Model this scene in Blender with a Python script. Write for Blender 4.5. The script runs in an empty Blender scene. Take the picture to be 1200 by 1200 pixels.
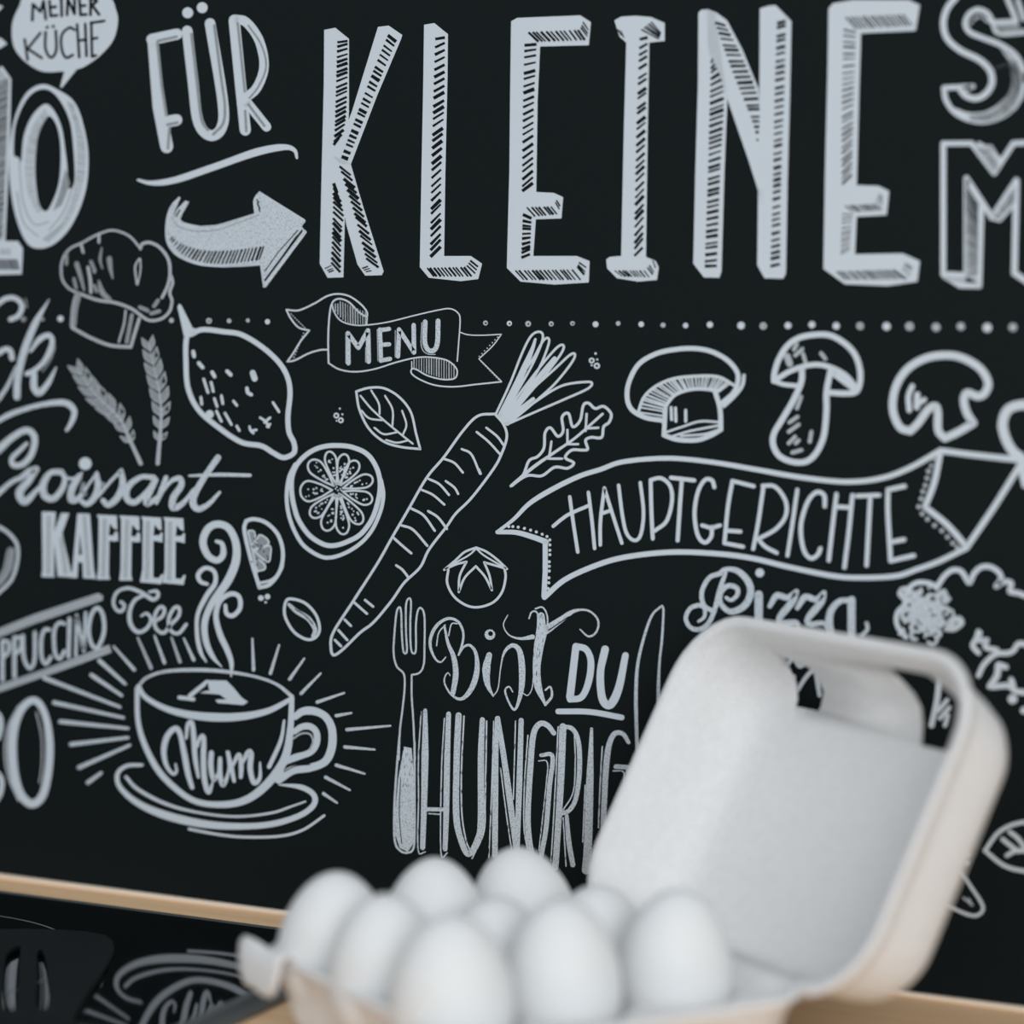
import bpy, bmesh, math, random
from mathutils import Vector, Matrix
from mathutils.geometry import tessellate_polygon
random.seed(7)
SC = bpy.context.scene
COL = SC.collection

# ------------------------------------------------------------------ camera
F = 2850.0                       # focal length in pixels of a 1200 px wide frame
H = 0.290                        # camera height over the worktop
_z = Vector((.016, 1, 203/2850)).normalized()
_x = Vector((-6200, 302, -2850)); _x = -(_x - _z*_x.dot(_z)).normalized()
_y = _z.cross(_x)
R3 = Matrix((_x, _y, _z))        # rows = world axes seen from the camera
CAM = Vector((0, -1.04699648, H))
cd = bpy.data.cameras.new('camera'); co = bpy.data.objects.new('camera', cd); COL.objects.link(co)
co.matrix_world = Matrix.Translation(CAM) @ R3.to_4x4()
cd.sensor_fit = 'HORIZONTAL'; cd.sensor_width = 24.0; cd.lens = 57.0
cd.clip_start = .02; cd.clip_end = 50
cd.dof.use_dof = True; cd.dof.focus_distance = 1.165; cd.dof.aperture_fstop = 2.0
SC.camera = co

# ------------------------------------------------------------------ world, lights, exposure
w = bpy.data.worlds.new('world'); SC.world = w; w.use_nodes = True
w.node_tree.nodes['Background'].inputs[0].default_value = (.86, .93, 1.0, 1)
w.node_tree.nodes['Background'].inputs[1].default_value = 0.74
def area(name, loc, target, size, sy, power, col):
    ld = bpy.data.lights.new(name, 'AREA'); ld.shape = 'RECTANGLE'; ld.size = size; ld.size_y = sy
    ld.energy = power; ld.color = col
    lo = bpy.data.objects.new(name, ld); COL.objects.link(lo); lo.location = loc
    lo.rotation_euler = (Vector(target)-Vector(loc)).to_track_quat('-Z', 'Y').to_euler()
    return lo
area('window_light', (1.65, -2.9, 1.25), (-.4, -.1, .15), 1.8, 1.4, 60, (.93, .97, 1.0))
SC.view_settings.view_transform = 'Standard'; SC.view_settings.look = 'None'
SC.view_settings.gamma = 1.0; SC.view_settings.use_curve_mapping = False
SC.view_settings.exposure = 0.0

# ------------------------------------------------------------------ materials
def mat(name, col, rough=.6, spec=.5, metal=0, noise=None, bump=None, coat=0):
    m = bpy.data.materials.new(name); m.use_nodes = True
    nt = m.node_tree; b = nt.nodes['Principled BSDF']
    b.inputs['Base Color'].default_value = (*col, 1); b.inputs['Roughness'].default_value = rough
    b.inputs['Specular IOR Level'].default_value = spec; b.inputs['Metallic'].default_value = metal
    b.inputs['Coat Weight'].default_value = coat
    tc = nt.nodes.new('ShaderNodeTexCoord')
    if noise:
        sc, col2, lo, hi, stretch = noise
        mp = nt.nodes.new('ShaderNodeMapping'); mp.inputs['Scale'].default_value = stretch
        n = nt.nodes.new('ShaderNodeTexNoise'); n.inputs['Scale'].default_value = sc; n.inputs['Detail'].default_value = 3
        r = nt.nodes.new('ShaderNodeMapRange'); r.inputs[1].default_value = lo; r.inputs[2].default_value = hi
        x = nt.nodes.new('ShaderNodeMix'); x.data_type = 'RGBA'
        x.inputs[6].default_value = (*col, 1); x.inputs[7].default_value = (*col2, 1)
        nt.links.new(tc.outputs['Object'], mp.inputs[0]); nt.links.new(mp.outputs[0], n.inputs['Vector'])
        nt.links.new(n.outputs[0], r.inputs[0]); nt.links.new(r.outputs[0], x.inputs[0])
        nt.links.new(x.outputs[2], b.inputs['Base Color'])
    if bump:
        n2 = nt.nodes.new('ShaderNodeTexNoise'); n2.inputs['Scale'].default_value = bump[0]; n2.inputs['Detail'].default_value = 5
        bp = nt.nodes.new('ShaderNodeBump'); bp.inputs['Strength'].default_value = bump[1]; bp.inputs['Distance'].default_value = .001
        nt.links.new(tc.outputs['Object'], n2.inputs['Vector']); nt.links.new(n2.outputs[0], bp.inputs['Height'])
        nt.links.new(bp.outputs[0], b.inputs['Normal'])
    return m
BK = (.0046, .0076, .0082)
M_board = mat('board_black', BK, .6, .09, noise=(900, (.0060, .0096, .0102), .35, .65, (1, 1, 1)))
INKC = (.575, .625, .665)
M_ink = mat('ink_white', INKC, .55, .3)
M_dark = mat('ink_black', BK, .6, .09)
M_gray = mat('ink_gray', (.21, .23, .245), .55, .3, noise=(1100, (.32, .345, .36), .35, .65, (1, 1, 1)))
M_chalk = mat('ink_chalk', INKC, .55, .3, noise=(1500, (.22, .25, .27), .52, .66, (1, 1, 1)))
M_streak = mat('ink_streak', INKC, .55, .3, noise=(1500, (.02, .03, .03), .56, .64, (1.3, 1, .22)))
M_soft = mat('ink_soft_gray', (.44, .475, .50), .55, .3, noise=(1300, (.28, .30, .32), .5, .7, (1, 1, 1)))
INKS = [M_ink, M_dark, M_gray, M_chalk, M_streak, M_soft]
INK, DARK, GRAY, CHALK, STREAK, SOFT = range(6)
M_egg = mat('egg_shell', (.765, .765, .76), .55, .3, noise=(60, (.74, .74, .73), .3, .7, (1, 1, 1)), bump=(900, .08))
M_pulp = mat('pulp', (.79, .78, .77), .9, .15, noise=(220, (.75, .735, .72), .3, .75, (1, 1, 1)), bump=(700, .5))
M_wood = mat('worktop_wood', (.92, .62, .36), .5, .3, noise=(26, (.85, .54, .30), .35, .7, (.25, 6, 6)))
M_trim = mat('trim_beige', (.88, .74, .60), .5, .4, noise=(30, (.84, .70, .56), .3, .7, (.3, 5, 5)))
M_glass = mat('hob_glass', (.003, .0035, .004), .03, 1.0, coat=.0, noise=(700, (.01, .011, .011), .70, .76, (1, 1, 1)))
M_edge = mat('hob_bevel', (.16, .17, .17), .28, .6, metal=.6)
M_ring = mat('zone_print', (.20, .23, .24), .3, .5)
M_nylon = mat('nylon_black', (.0065, .0082, .0088), .55, .18)
M_floor = mat('floor_boards', (.16, .10, .065), .5, .3, noise=(8, (.11, .07, .045), .35, .7, (1, 6, 1)))
M_paint = mat('wall_paint', (.72, .70, .66), .8, .2, bump=(300, .2))

# ------------------------------------------------------------------ object helpers
def link(name, me, mats, parent=None):
    o = bpy.data.objects.new(name, me); COL.objects.link(o)
    for m in (mats if isinstance(mats, (list, tuple)) else [mats]): me.materials.append(m)
    if parent: o.parent = parent
    return o
def from_bm(name, bm, mats, parent=None, smooth=False):
    me = bpy.data.meshes.new(name)
    bmesh.ops.recalc_face_normals(bm, faces=bm.faces[:])
    bm.to_mesh(me); bm.free()
    if smooth:
        for p in me.polygons: p.use_smooth = True
    return link(name, me, mats, parent)
def tag(o, label=None, cat=None, group=None, kind=None):
    if label: o['label'] = label
    if cat: o['category'] = cat
    if group: o['group'] = group
    if kind: o['kind'] = kind
    return o
def box(bm, a, b, bevel=0):
    vs = [bm.verts.new((x, y, z)) for x in (a[0], b[0]) for y in (a[1], b[1]) for z in (a[2], b[2])]
    fs = [(0,1,3,2),(4,6,7,5),(0,4,5,1),(2,3,7,6),(0,2,6,4),(1,5,7,3)]
    f = [bm.faces.new([vs[i] for i in q]) for q in fs]
    if bevel:
        es = list({e for q in f for e in q.edges})
        bmesh.ops.bevel(bm, geom=es, offset=bevel, segments=3, affect='EDGES', profile=.5)
def ray(x, y): return R3 @ Vector((x-600, 600-y, -F))
def on_plane(x, y, z):
    d = ray(x, y); return CAM + d*((z-H)/d.z)
def on_wall(x, y):
    d = ray(x, y); return CAM + d*(-CAM.y/d.y)

# ------------------------------------------------------------------ setting
bm = bmesh.new(); box(bm, (-2.2, .004, -.9), (1.6, .12, 1.7))
tag(from_bm('wall_back', bm, M_paint), kind='structure')
bm = bmesh.new(); box(bm, (-3.2, -3.4, -.95), (2.6, .12, -.9))
tag(from_bm('floor', bm, M_floor), kind='structure')
bm = bmesh.new(); box(bm, (-2.0, -.64, -.038), (1.4, .0035, 0), .0015)
top = tag(from_bm('worktop', bm, M_wood), 'light wooden kitchen worktop below the black printed panel', 'worktop')
bm = bmesh.new(); box(bm, (-2.0, -.0035, 0), (1.4, 0, .0022), .0006)
tag(from_bm('trim_1', bm, M_trim), kind='structure')
bm = bmesh.new(); box(bm, (-1.9, 0, 0), (1.2, .0038, .62))
PANEL = tag(from_bm('splashback_panel', bm, M_board),
            'matt black kitchen splashback panel printed with white chalk lettering and food drawings', 'splashback')

# ------------------------------------------------------------------ print engine: strokes laid down flat on the panel
class Ink:
    """collects ribbons, fills and dots (drawn in the flat plane of the panel) into ONE thin mesh"""
    cnt = 0
    def __init__(s): s.v = []; s.f = []; s.m = []; s.ox = s.oy = 0; s.k = 1
    def fr(s, ox, oy, k): s.ox, s.oy, s.k = ox, oy, k; return s
    def _pt(s, t):
        star = t.endswith('*'); x, y = t.rstrip('*').split(',')
        return (s.ox+float(x)/s.k, s.oy+float(y)/s.k, star)
    def _pts(s, str_): return [s._pt(t) for t in str_.split()]
    def _smooth(s, pts, closed=False):
        runs = [[]]
        for i, p in enumerate(pts):
            runs[-1].append(p)
            if p[2] and 0 < i < len(pts)-1: runs.append([p])
        out = []
        for r in runs:
            n = len(r)
            if n < 3 and not closed:
                out += [(q[0], q[1]) for q in (r if not out else r[1:])]; continue
            loop = closed and len(runs) == 1
            for i in range(n-1):
                p1, p2 = r[i], r[i+1]
                p0 = r[i-1] if i > 0 else (r[-2] if loop else (2*p1[0]-p2[0], 2*p1[1]-p2[1]))
                p3 = r[i+2] if i+2 < n else (r[1] if loop else (2*p2[0]-p1[0], 2*p2[1]-p1[1]))
                d = math.hypot(p2[0]-p1[0], p2[1]-p1[1]); k = max(2, min(9, int(d/2.2)+1))
                for j in range(0 if not out else 1, k+1):
                    t = j/k; t2 = t*t; t3 = t2*t
                    out.append(tuple(.5*(2*p1[a]+(p2[a]-p0[a])*t+(2*p0[a]-5*p1[a]+4*p2[a]-p3[a])*t2+(3*p1[a]-p0[a]-3*p2[a]+p3[a])*t3) for a in (0, 1)))
        return out
    def _emit(s, poly, m, layer):
        Ink.cnt += 1
        off = .00004 + layer*.00006 + (Ink.cnt % 400)*1.2e-7
        b = len(s.v)
        for x, y in poly:
            p = on_wall(x, y); s.v.append((p.x, p.y-off, p.z))
        return b
    def _ribbon(s, pts, ws, m, cap, layer):
        P = [pts[0]]; W = [ws[0]]
        for p, w_ in zip(pts[1:], ws[1:]):
            if math.hypot(p[0]-P[-1][0], p[1]-P[-1][1]) > .05: P.append(p); W.append(w_)
        n = len(P)
        if n < 2: return
        T = []
        for i in range(n-1):
            dx, dy = P[i+1][0]-P[i][0], P[i+1][1]-P[i][1]; l = math.hypot(dx, dy); T.append((dx/l, dy/l))
        L = []; Rr = []; joins = []
        poly = []; quads = []
        for i in range(n):
            a = T[max(0, i-1)]; b = T[min(n-2, i)]
            c = a[0]*b[0]+a[1]*b[1]
            if c < .5 and 0 < i < n-1:      # sharp corner: end both pieces square, cover with a disc
                for t in (a, b):
                    poly += [(P[i][0]-t[1]*W[i]/2, P[i][1]+t[0]*W[i]/2), (P[i][0]+t[1]*W[i]/2, P[i][1]-t[0]*W[i]/2)]
                quads.append('gap'); joins.append(i)
            else:
                mx, my = a[0]+b[0], a[1]+b[1]; l = math.hypot(mx, my) or 1; mx /= l; my /= l
                k = W[i]/2/max(.7, math.sqrt(max(.01, (1+c)/2)))
                poly += [(P[i][0]-my*k, P[i][1]+mx*k), (P[i][0]+my*k, P[i][1]-mx*k)]
                quads.append('x')
        base = s._emit(poly, m, layer); k = 0; prev = None
        for i in range(n):
            if quads[i] == 'gap':
                s.f.append((prev, prev+1, base+k+1, base+k)); s.m.append(m); prev = base+k+2; k += 4
            else:
                if prev is not None: s.f.append((prev, prev+1, base+k+1, base+k)); s.m.append(m)
                prev = base+k; k += 2
        for i in joins: s._disc(P[i][0], P[i][1], W[i]/2, m, layer)
        if cap:
            s._disc(P[0][0], P[0][1], W[0]/2, m, layer, 10); s._disc(P[-1][0], P[-1][1], W[-1]/2, m, layer, 10)
    def _disc(s, x, y, r, m, layer, n=12):
        if r < .15: return
        b = s._emit([(x+r*math.cos(6.2832*i/n), y+r*math.sin(6.2832*i/n)) for i in range(n)], m, layer)
        s.f.append(tuple(range(b, b+n))); s.m.append(m)
    def _w(s, w_, pts):
        if not isinstance(w_, (tuple, list)): return [w_/s.k]*len(pts)
        d = [0]
        for a, b in zip(pts, pts[1:]): d.append(d[-1]+math.hypot(b[0]-a[0], b[1]-a[1]))
        tot = d[-1] or 1; out = []
        for q in d:
            t = q/tot*(len(w_)-1); i = min(int(t), len(w_)-2); out.append((w_[i]+(w_[i+1]-w_[i])*(t-i))/s.k)
        return out
    def S(s, str_, w_, m=INK, cap=True, closed=False, layer=0):      # smooth strokes, several split by ';'
        for one in str_.split(';'):
            if not one.strip(): continue
            pts = s._pts(one)
            q = s._smooth(pts, closed) if len(pts) > 2 else [(p[0], p[1]) for p in pts]
            s._ribbon(q, s._w(w_, q), m, cap, layer)
        return s
    def L(s, str_, w_, m=INK, cap=True, layer=0):                    # straight strokes
        for one in str_.split(';'):
            q = [(p[0], p[1]) for p in s._pts(one)]
            s._ribbon(q, s._w(w_, q), m, cap, layer)
        return s
    def P(s, str_, m=INK, smooth=False, layer=0):                    # filled shape
        pts = s._pts(str_)
        q = s._smooth(pts+[pts[0]], True)[:-1] if smooth else [(p[0], p[1]) for p in pts]
        b = s._emit(q, m, layer)
        for t in tessellate_polygon([[Vector((x, y, 0)) for x, y in q]]):
            s.f.append(tuple(b+i for i in t)); s.m.append(m)
        return s
    def D(s, str_, r, m=INK, layer=0):
        for t in str_.split():
            p = s._pt(t); s._disc(p[0], p[1], r/s.k, m, layer)
        return s
    def along(s, pts, t):
        d = [0]
        for a, b in zip(pts, pts[1:]): d.append(d[-1]+math.hypot(b[0]-a[0], b[1]-a[1]))
        q = max(0, min(1, t))*d[-1]
        for i in range(len(pts)-1):
            if q <= d[i+1] or i == len(pts)-2:
                u = (q-d[i])/((d[i+1]-d[i]) or 1); return (pts[i][0]+(pts[i+1][0]-pts[i][0])*u, pts[i][1]+(pts[i+1][1]-pts[i][1])*u)
    def hatch(s, A, B, n, slant=0, w_=3.3, m=DARK, layer=1, jit=.2, shrink=0):
        A = s._pts(A); B = s._pts(B)
        A = s._smooth(A) if len(A) > 2 else [p[:2] for p in A]; B = s._smooth(B) if len(B) > 2 else [p[:2] for p in B]
        for i in range(n):
            j = random.uniform(-jit, jit)/n
            a = s.along(A, (i+.5)/n+slant/2+j); b = s.along(B, (i+.5)/n-slant/2+j)
            ww = w_/s.k*random.uniform(.75, 1.25)
            s._ribbon([a, b], [ww, ww*random.uniform(.7, 1.2)], m, False, layer)
        return s
    def done(s, name, label):
        me = bpy.data.meshes.new(name); me.from_pydata(s.v, [], s.f); me.update()
        # every face looks out of the panel (towards -Y)
        flip = [p.index for p in me.polygons if p.normal.y > 0]
        if flip:
            bm = bmesh.new(); bm.from_mesh(me); bm.faces.ensure_lookup_table()
            bmesh.ops.reverse_faces(bm, faces=[bm.faces[i] for i in flip]); bm.to_mesh(me); bm.free()
        o = link(name, me, INKS, PANEL)
        for p, m in zip(me.polygons, s.m): p.material_index = m
        if label: o['label'] = label
        return o
# ================================================================== the printed drawings, one part each
# ---- big block word
I = Ink()
I.P('380,35 393,32.5 409,45.5 409,130 406,200 404,264 402.5,325 384,325.5 374.7,309 377,200 379.5,100')
I.P('443,31.5 455.5,30 471.5,41 470,46 442,112 411,193 398,192 391,184 412,132')
I.P('391,182 411,192 425,240 449.7,318 447.5,322.5 428,323 419,310 406,264')
I.hatch('395.5,43 394,100 392.5,150 391,170', '407.5,48 407,100 403.5,150 393,166', 22, .065)
I.hatch('391,214 390,267 388,313', '393,220 402.5,250 400,273 399,319', 17, -.06)
I.hatch('455.5,39 434,92 399,187', '466.5,44 446,92 408,187', 24, -.02)
I.hatch('398,195 414,245 431,310', '409,199 424,245 444,314', 17, -.06)
I.hatch('380,314 386,320', '388,310 392,318', 3, 0, 1.5)
I.hatch('423,313 430,320', '430,310 437,319', 3, 0, 1.8)
I.done('block_letter', 'white block letter K with hatched side')
I = Ink()
I.P('497,29 509,27 525,40 524.5,90 522,200 520.5,300 552,300 565,309 560.5,327 540,329.5 502.5,325.5 492,313 494,200 496,100')
I.hatch('510.5,36 508,120 506,200 504.5,301', '521.5,44 520.5,120 517,200 516.5,301', 31, .05)
I.hatch('498,314 546,313', '506,324 555,324', 11, 0, 2.4)
I.hatch('546,313 552,304', '556,323 561,311', 3, 0, 2)
I.done('block_letter', 'white block letter L with hatched side')
I = Ink()
I.P('599,25 606,21 680,18 692.5,26 690,53 633,54.5 630,120 628.5,225 649,226 660,231 658,256 628,257 625,300 676,300 691,306 690,331 650,333.5 610,330 594,314 597,200 598,100')
I.hatch('615,42 613,130 612,224', '629,52 625.5,130 624.5,224', 22, .065)
I.hatch('616,38 680,35', '628,49 688,47', 12, 0, 2.6)
I.hatch('680,34 684,24', '688,45 690,33', 3, 0, 2)
I.hatch('616,243 648,242', '626,254 655,251', 7, 0, 2.2)
I.hatch('650,240 653,232', '655,249 657,238', 2, 0, 1.8)
I.hatch('613,246 611,302', '623,256 621,302', 10, .12)
I.hatch('602,317 672,316', '612,328 682,328', 15, 0, 2.2)
I.hatch('676,314 679,306', '684,325 688,311', 3, 0, 2.4)
I.done('block_letter', 'white block letter E with dark hatching, left of the two')
I = Ink()
I.P('720,24 728,19.5 745,18.5 763,20 779,27 779,48 761,50 759,160 757,301 768.7,306 772,313.5 770,328 748,330 723,326 711.5,314.6 710.4,304 714.6,301 728,300 731,160 734,50 726,43')
I.hatch('750,36 746,160 743.5,300', '759,44 756,160 753,300', 30, .05)
I.hatch('750,36 765,24', '772,47 775,38', 5, 0, 2)
I.hatch('722,34 729,36', '727,40 733,46', 2, 0, 1.5)
I.hatch('719,317 756,317', '728,324 762,325', 9, 0, 1.8)
I.hatch('757,316 766,304', '764,324 769,313', 3, 0, 1.8)
I.done('block_letter', 'white block letter I with hatched side')
I = Ink()
I.P('818.5,15 822,11.5 830,11 838,14 852.5,115 849,200 845.5,318 843,325.5 825,325 812.5,309 815,200 818,100')
I.P('828,11 840,15 852,24 870,58 889,104 893,240 888,222 878,190 852,115 830,60')
I.P('890.5,10 900,7 909,6 927.5,25 926,100 923,210 921,320 918,326.5 896,326 887.5,311 888.5,222 890,100')
I.hatch('834,66 832,120 830,200 826,312', '835,68 848,108 844,200 840,318', 36, .03)
I.hatch('837,23 855,75 881,140 887,166', '849,27 872,72 889,118 889,166', 22, .0)
I.hatch('911,18 908,110 906,220 903,312', '921,24 919,110 915,220 914,318', 38, .03)
I.done('block_letter', 'white block letter N with hatched side')
I = Ink()
I.P('971,10 976,4 1000,0 1065,0 1078,6 1073,36 1009,39 1007,100 1004,217 1030,218 1042,224 1039,252 1004,254 1002,298 1058,297 1078,306 1075,330 1040,335 990,333 965,315 967,200 970,80')
I.hatch('989,24 987,120 987,216', '1003,38 1000,120 998,212', 26, .06, 2.3)
I.hatch('990,20 1060,17', '1003,34 1071,30', 16, 0, 1.7)
I.hatch('989,241 1024,239', '999,249 1034,246', 9, 0, 1.7)
I.hatch('1026,236 1031,226', '1033,246 1035,232', 3, 0, 1.5)
I.hatch('987,246 985,298', '999,252 995,298', 10, .12, 1.8)
I.hatch('978,318 1050,316', '988,328 1066,327', 17, 0, 1.6)
I.hatch('1056,316 1062,307', '1066,325 1070,312', 3, 0, 1.6)
I.done('block_letter', 'white block letter E nearest the right side, with fine hatching')

# ---- outlined S and M at the right border
I = Ink().fr(900, 0, 4)
I.S('1045,330 1150,300 1170,400 1120,500 1000,552 880,510', 1, m=SOFT)
I.P('1090,225 1150,270 1195,350 1200,430 1165,510 1080,565 1000,580 920,560 850,520 900,528 980,540 1060,520 1125,460 1145,380 1130,290', m=SOFT)
I.hatch('1108,262 1140,350 1120,450 1040,525 940,540', '1170,300 1190,400 1150,510 1060,565 950,570', 46, 0, 4)
I.S('880,-10 840,40 822,110 840,180 900,235 990,280 1040,330 1050,390 1020,440 975,462 930,450 905,425', 28)
I.S('905,425 960,405* 825,412* 835,470 880,530 960,565 1040,565 1120,530 1175,470 1200,400', 24)
I.S('1200,330 1160,260 1090,210 1000,175 945,150 925,110 945,65 985,45 1030,65 1055,110 1085,155 1200,150', 24)
I.S('1130,270 1150,350 1140,430 1090,490 1020,530 940,535 880,515', 14)
I.S('950,110 990,75 1030,100', 14)
I.hatch('940,100 985,60 1030,80', '965,130 995,85 1020,110', 9, 0, 5)
I.P('1050,110 1170,100 1190,150 1080,155', m=SOFT); I.hatch('1060,120 1175,110', '1085,152 1190,148', 8, 0, 5)
I.S('1055,105 1165,100', 20); I.S('1120,-10 1150,60 1165,100', 22); I.S('1170,0 1200,90', 20)
I.done('outlined_letter', 'hollow shaded letter S cut by the picture edge')
I = Ink().fr(900, 0, 4)
I.P('950,675 1050,680 1090,745 1075,815 1050,815', m=SOFT); I.hatch('970,690 1050,800', '1040,690 1085,790', 8, 0, 5)
I.P('920,835 995,950 995,1335 925,1290', m=SOFT); I.hatch('925,850 925,1290', '985,960 985,1290', 32, .03, 5)
I.P('1040,1020 1160,850 1160,960 1075,1035', m=SOFT); I.hatch('1050,1015 1160,870', '1080,1030 1155,950', 9, 0, 5)
I.L('822,672 822,1285* 925,1290', 26); I.L('825,673 955,672 1060,812 1150,672 1230,668', 24)
I.L('990,672 1090,748', 18)
I.L('930,1280 930,835 1050,1020 1165,845', 26); I.L('1000,975 990,1340 900,1338 825,1290', 26)
I.L('1165,850 1155,1280 1230,1330', 28); I.L('1050,1022 1085,1032 1160,950', 18); I.L('835,1305 920,1315', 20, m=SOFT)
I.done('outlined_letter', 'hollow shaded letter M cut by the picture edge')

# ---- shaded number at the left
I = Ink().fr(0, 0, 4)
I.P('-60,330 0,315 15,318 52,372 44,690 22,1135 -60,1135', m=SOFT)
I.hatch('-10,380 -20,1120', '42,370 14,1120', 60, .02, 5)
I.L('8,318 46,372 38,700 18,1130', 14)
I.P('-60,1120 20,1130 85,1130 108,1165 102,1285 -60,1290'); I.hatch('-20,1215 80,1215', '-5,1265 95,1265', 14, 0, 5)
I.hatch('0,1165 50,1165', '0,1195 50,1195', 12, 0, 4, m=SOFT)
I.done('shaded_numeral', 'grey hatched numeral one')
I = Ink().fr(0, 0, 4)
I.P('130,430 200,395 270,420 350,480 395,600 415,740 400,900 340,1050 260,1140 180,1165 120,1130 70,1000 45,830 50,650 80,520', smooth=True)
I.P('65,720 75,580 130,460 200,418 265,450 325,560 345,700 350,850 322,880 316,780 306,700 290,600 255,520 210,488 150,545 112,640 100,760 92,745 80,735', m=DARK, layer=1, smooth=True)
I.P('308,790 330,860 290,960 250,990 280,900', m=GRAY, layer=1)
I.P('235,545 270,600 285,700 278,850 240,960 210,990 180,940 165,800 175,660 200,580', m=DARK, smooth=True, layer=1)
I.hatch('310,465 352,600 362,750 345,900 290,1040 200,1120', '345,490 392,640 402,750 385,880 325,1030 225,1140', 70, .02, 4, m=GRAY)
I.hatch('215,505 150,600 118,750 130,900 175,1000', '225,545 180,640 160,780 165,900 200,990', 48, .02, 4, m=GRAY)
I.S('90,760 110,950 160,1050 230,1040;80,900 110,1040 180,1110;230,1080 300,990 345,860', 5, m=GRAY, layer=1)
I.done('shaded_numeral', 'white shaded numeral zero below the speech bubble')

# ---- speech bubble
I = Ink().fr(0, 0, 4)
I.P('55,170 60,100 90,30 125,-20 300,-60 500,-20 545,50 552,110 530,190 470,260 400,310 360,325* 290,412* 282,408* 302,335* 200,335 120,290 70,230', smooth=True)
I.L('152,95 155,20 190,55 205,5 215,90;232,5 238,75 268,72;235,35 262,32;288,-5 290,75;315,70 318,-5 350,65 350,-10;372,-10 378,70 405,68;375,28 400,26;425,70 425,-10 455,5 432,25 465,68', 14, m=DARK, layer=1)
I.L('116,185 130,280;190,155 130,228 196,272;362,115 372,268;400,112 406,262;366,190 404,186;428,105 432,266 450,260;426,108 490,98;430,182 456,178', 13, m=DARK, layer=1)
I.S('214,150 214,230 240,270 264,235 262,145;350,140 325,130 290,165 290,230 310,270 342,258', 13, m=DARK, layer=1)
I.D('222,128 250,124', 8, m=DARK, layer=1)
I.P('-10,60 15,30 0,25 -20,20'); I.P('-20,180 5,178 34,205 0,228 -20,230')
I.done('speech_bubble', 'white speech bubble with two dark words')

# ---- small word, underline and arrow
I = Ink().fr(0, 0, 4)
I.L('715,195 745,500 782,688', (46, 58, 60)); I.L('712,185 830,160', 52); I.L('775,572 828,562', 54)
I.L('738,200 758,400 780,540;742,192 828,172;795,600 788,695;785,585 832,575', 13, m=GRAY, layer=1)
I.S('878,145 905,380 930,570 985,635 1038,600 1045,480 985,110', 50)
I.S('898,160 925,400 945,560 975,610', 13, m=GRAY, layer=1); I.S('1005,120 1035,350 1055,500 1045,580 1000,630', 13, m=GRAY, layer=1)
I.D('880,60', 26).D('948,36', 26)
I.fr(250, 0, 4).L('98,95 128,400 150,610', 52); I.S('100,90 155,105 215,190 238,310 205,410 150,460', 44); I.L('158,480 250,595', 44)
I.L('115,110 148,430;165,490 240,590;150,520 155,615', 12, m=GRAY, layer=1); I.S('165,120 225,210 248,310 215,400 170,460', 9, m=GRAY, layer=1)
I.done('outlined_word', 'white three letter word with grey inner lines')
I = Ink()
I.S('162,211 178,214.5 205,211 250,196 300,178.5 332,172.5 345,176 348,185', (3, 7, 8, 8, 8, 9, 8, 3))
I.done('underline_stroke', 'white curved underline stroke')
I = Ink().fr(180, 180, 6)
I.P('175,308 190,312 150,400 140,450 165,390 225,330 250,340 200,430 185,470 230,490 330,510 450,500 600,455 710,420 700,340 720,290 745,268 1060,460 1068,480 1035,515 1075,545 1070,565 790,940 770,940 755,785 640,795 480,800 330,788 200,740 130,690 95,625 85,540 100,430 135,345', m=CHALK)
I.S('180,310 120,380 92,480 92,600 130,680 200,735 330,780 480,792 640,788 755,780* 775,935* 1070,555* 1035,515* 1062,470* 745,272* 708,330 715,425* 600,460 450,505 330,515 215,490 182,465', 12)
I.S('130,450 180,515 300,545 450,535 600,485 740,430', 6, m=GRAY, layer=1)
I.hatch('120,570 200,635 350,680 550,680 785,650', '112,600 190,700 350,765 550,772 765,745', 27, .018, 13, jit=.15)
I.L('1042,545 785,890', 14, m=DARK, layer=1); I.L('1015,540 880,690 780,830', 7, m=DARK, layer=1); I.L('1010,570 800,870', 4, m=DARK, layer=1)
I.L('728,325 740,345;730,350 748,385;742,390 748,405;160,440 185,395', 10, m=DARK, layer=1)
I.done('arrow_drawing', 'white curved arrow with hatched underside')

# ---- chef hat, faint grey chalk
I = Ink().fr(60, 260, 7.5)
I.S('785,235 705,140 620,92 520,75 400,115 280,180*;270,185 160,240 98,340 92,480 140,570 225,625', 20, m=SOFT)
I.S('225,620 400,685 560,710 700,760 780,815 860,865 960,855 1035,795 1062,700 1042,620 1068,540 1058,480', 26, m=SOFT)
I.S('785,235 800,195 870,182 960,230 1030,330 1045,450 1025,560 975,665', 28, m=SOFT)
I.S('225,370 250,450 290,600', (44, 34, 18), m=GRAY); I.S('325,400 345,520 350,620', 28, m=SOFT); I.S('350,350 380,420 380,440', 30, m=GRAY)
I.S('445,230 430,330 450,410', (14, 26, 12), m=GRAY); I.S('512,325 520,400 540,495', (48, 36, 14), m=GRAY)
I.S('775,325 738,400 755,550', 18, m=SOFT); I.S('785,325 785,430 760,550', 14, m=SOFT)
I.L('420,105 420,180;262,190 282,268', 24, m=SOFT); I.S('420,520 450,620 510,680', (20, 50, 40), m=GRAY); I.S('135,280 135,370;200,500 220,580;380,560 400,610', 28, m=GRAY)
I.S('238,640 208,760 192,910', 56, m=GRAY); I.S('210,650 185,760 180,910', 14, m=SOFT)
I.S('185,930 350,1020 520,1085 700,1100* 735,980 775,850', 28, m=SOFT); I.S('655,780 640,900 595,1055', 18, m=SOFT); I.S('710,820 665,1055', 34, m=GRAY)
I.S('780,750 850,780;880,805 950,785;905,740 940,690', 34, m=GRAY)
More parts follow.
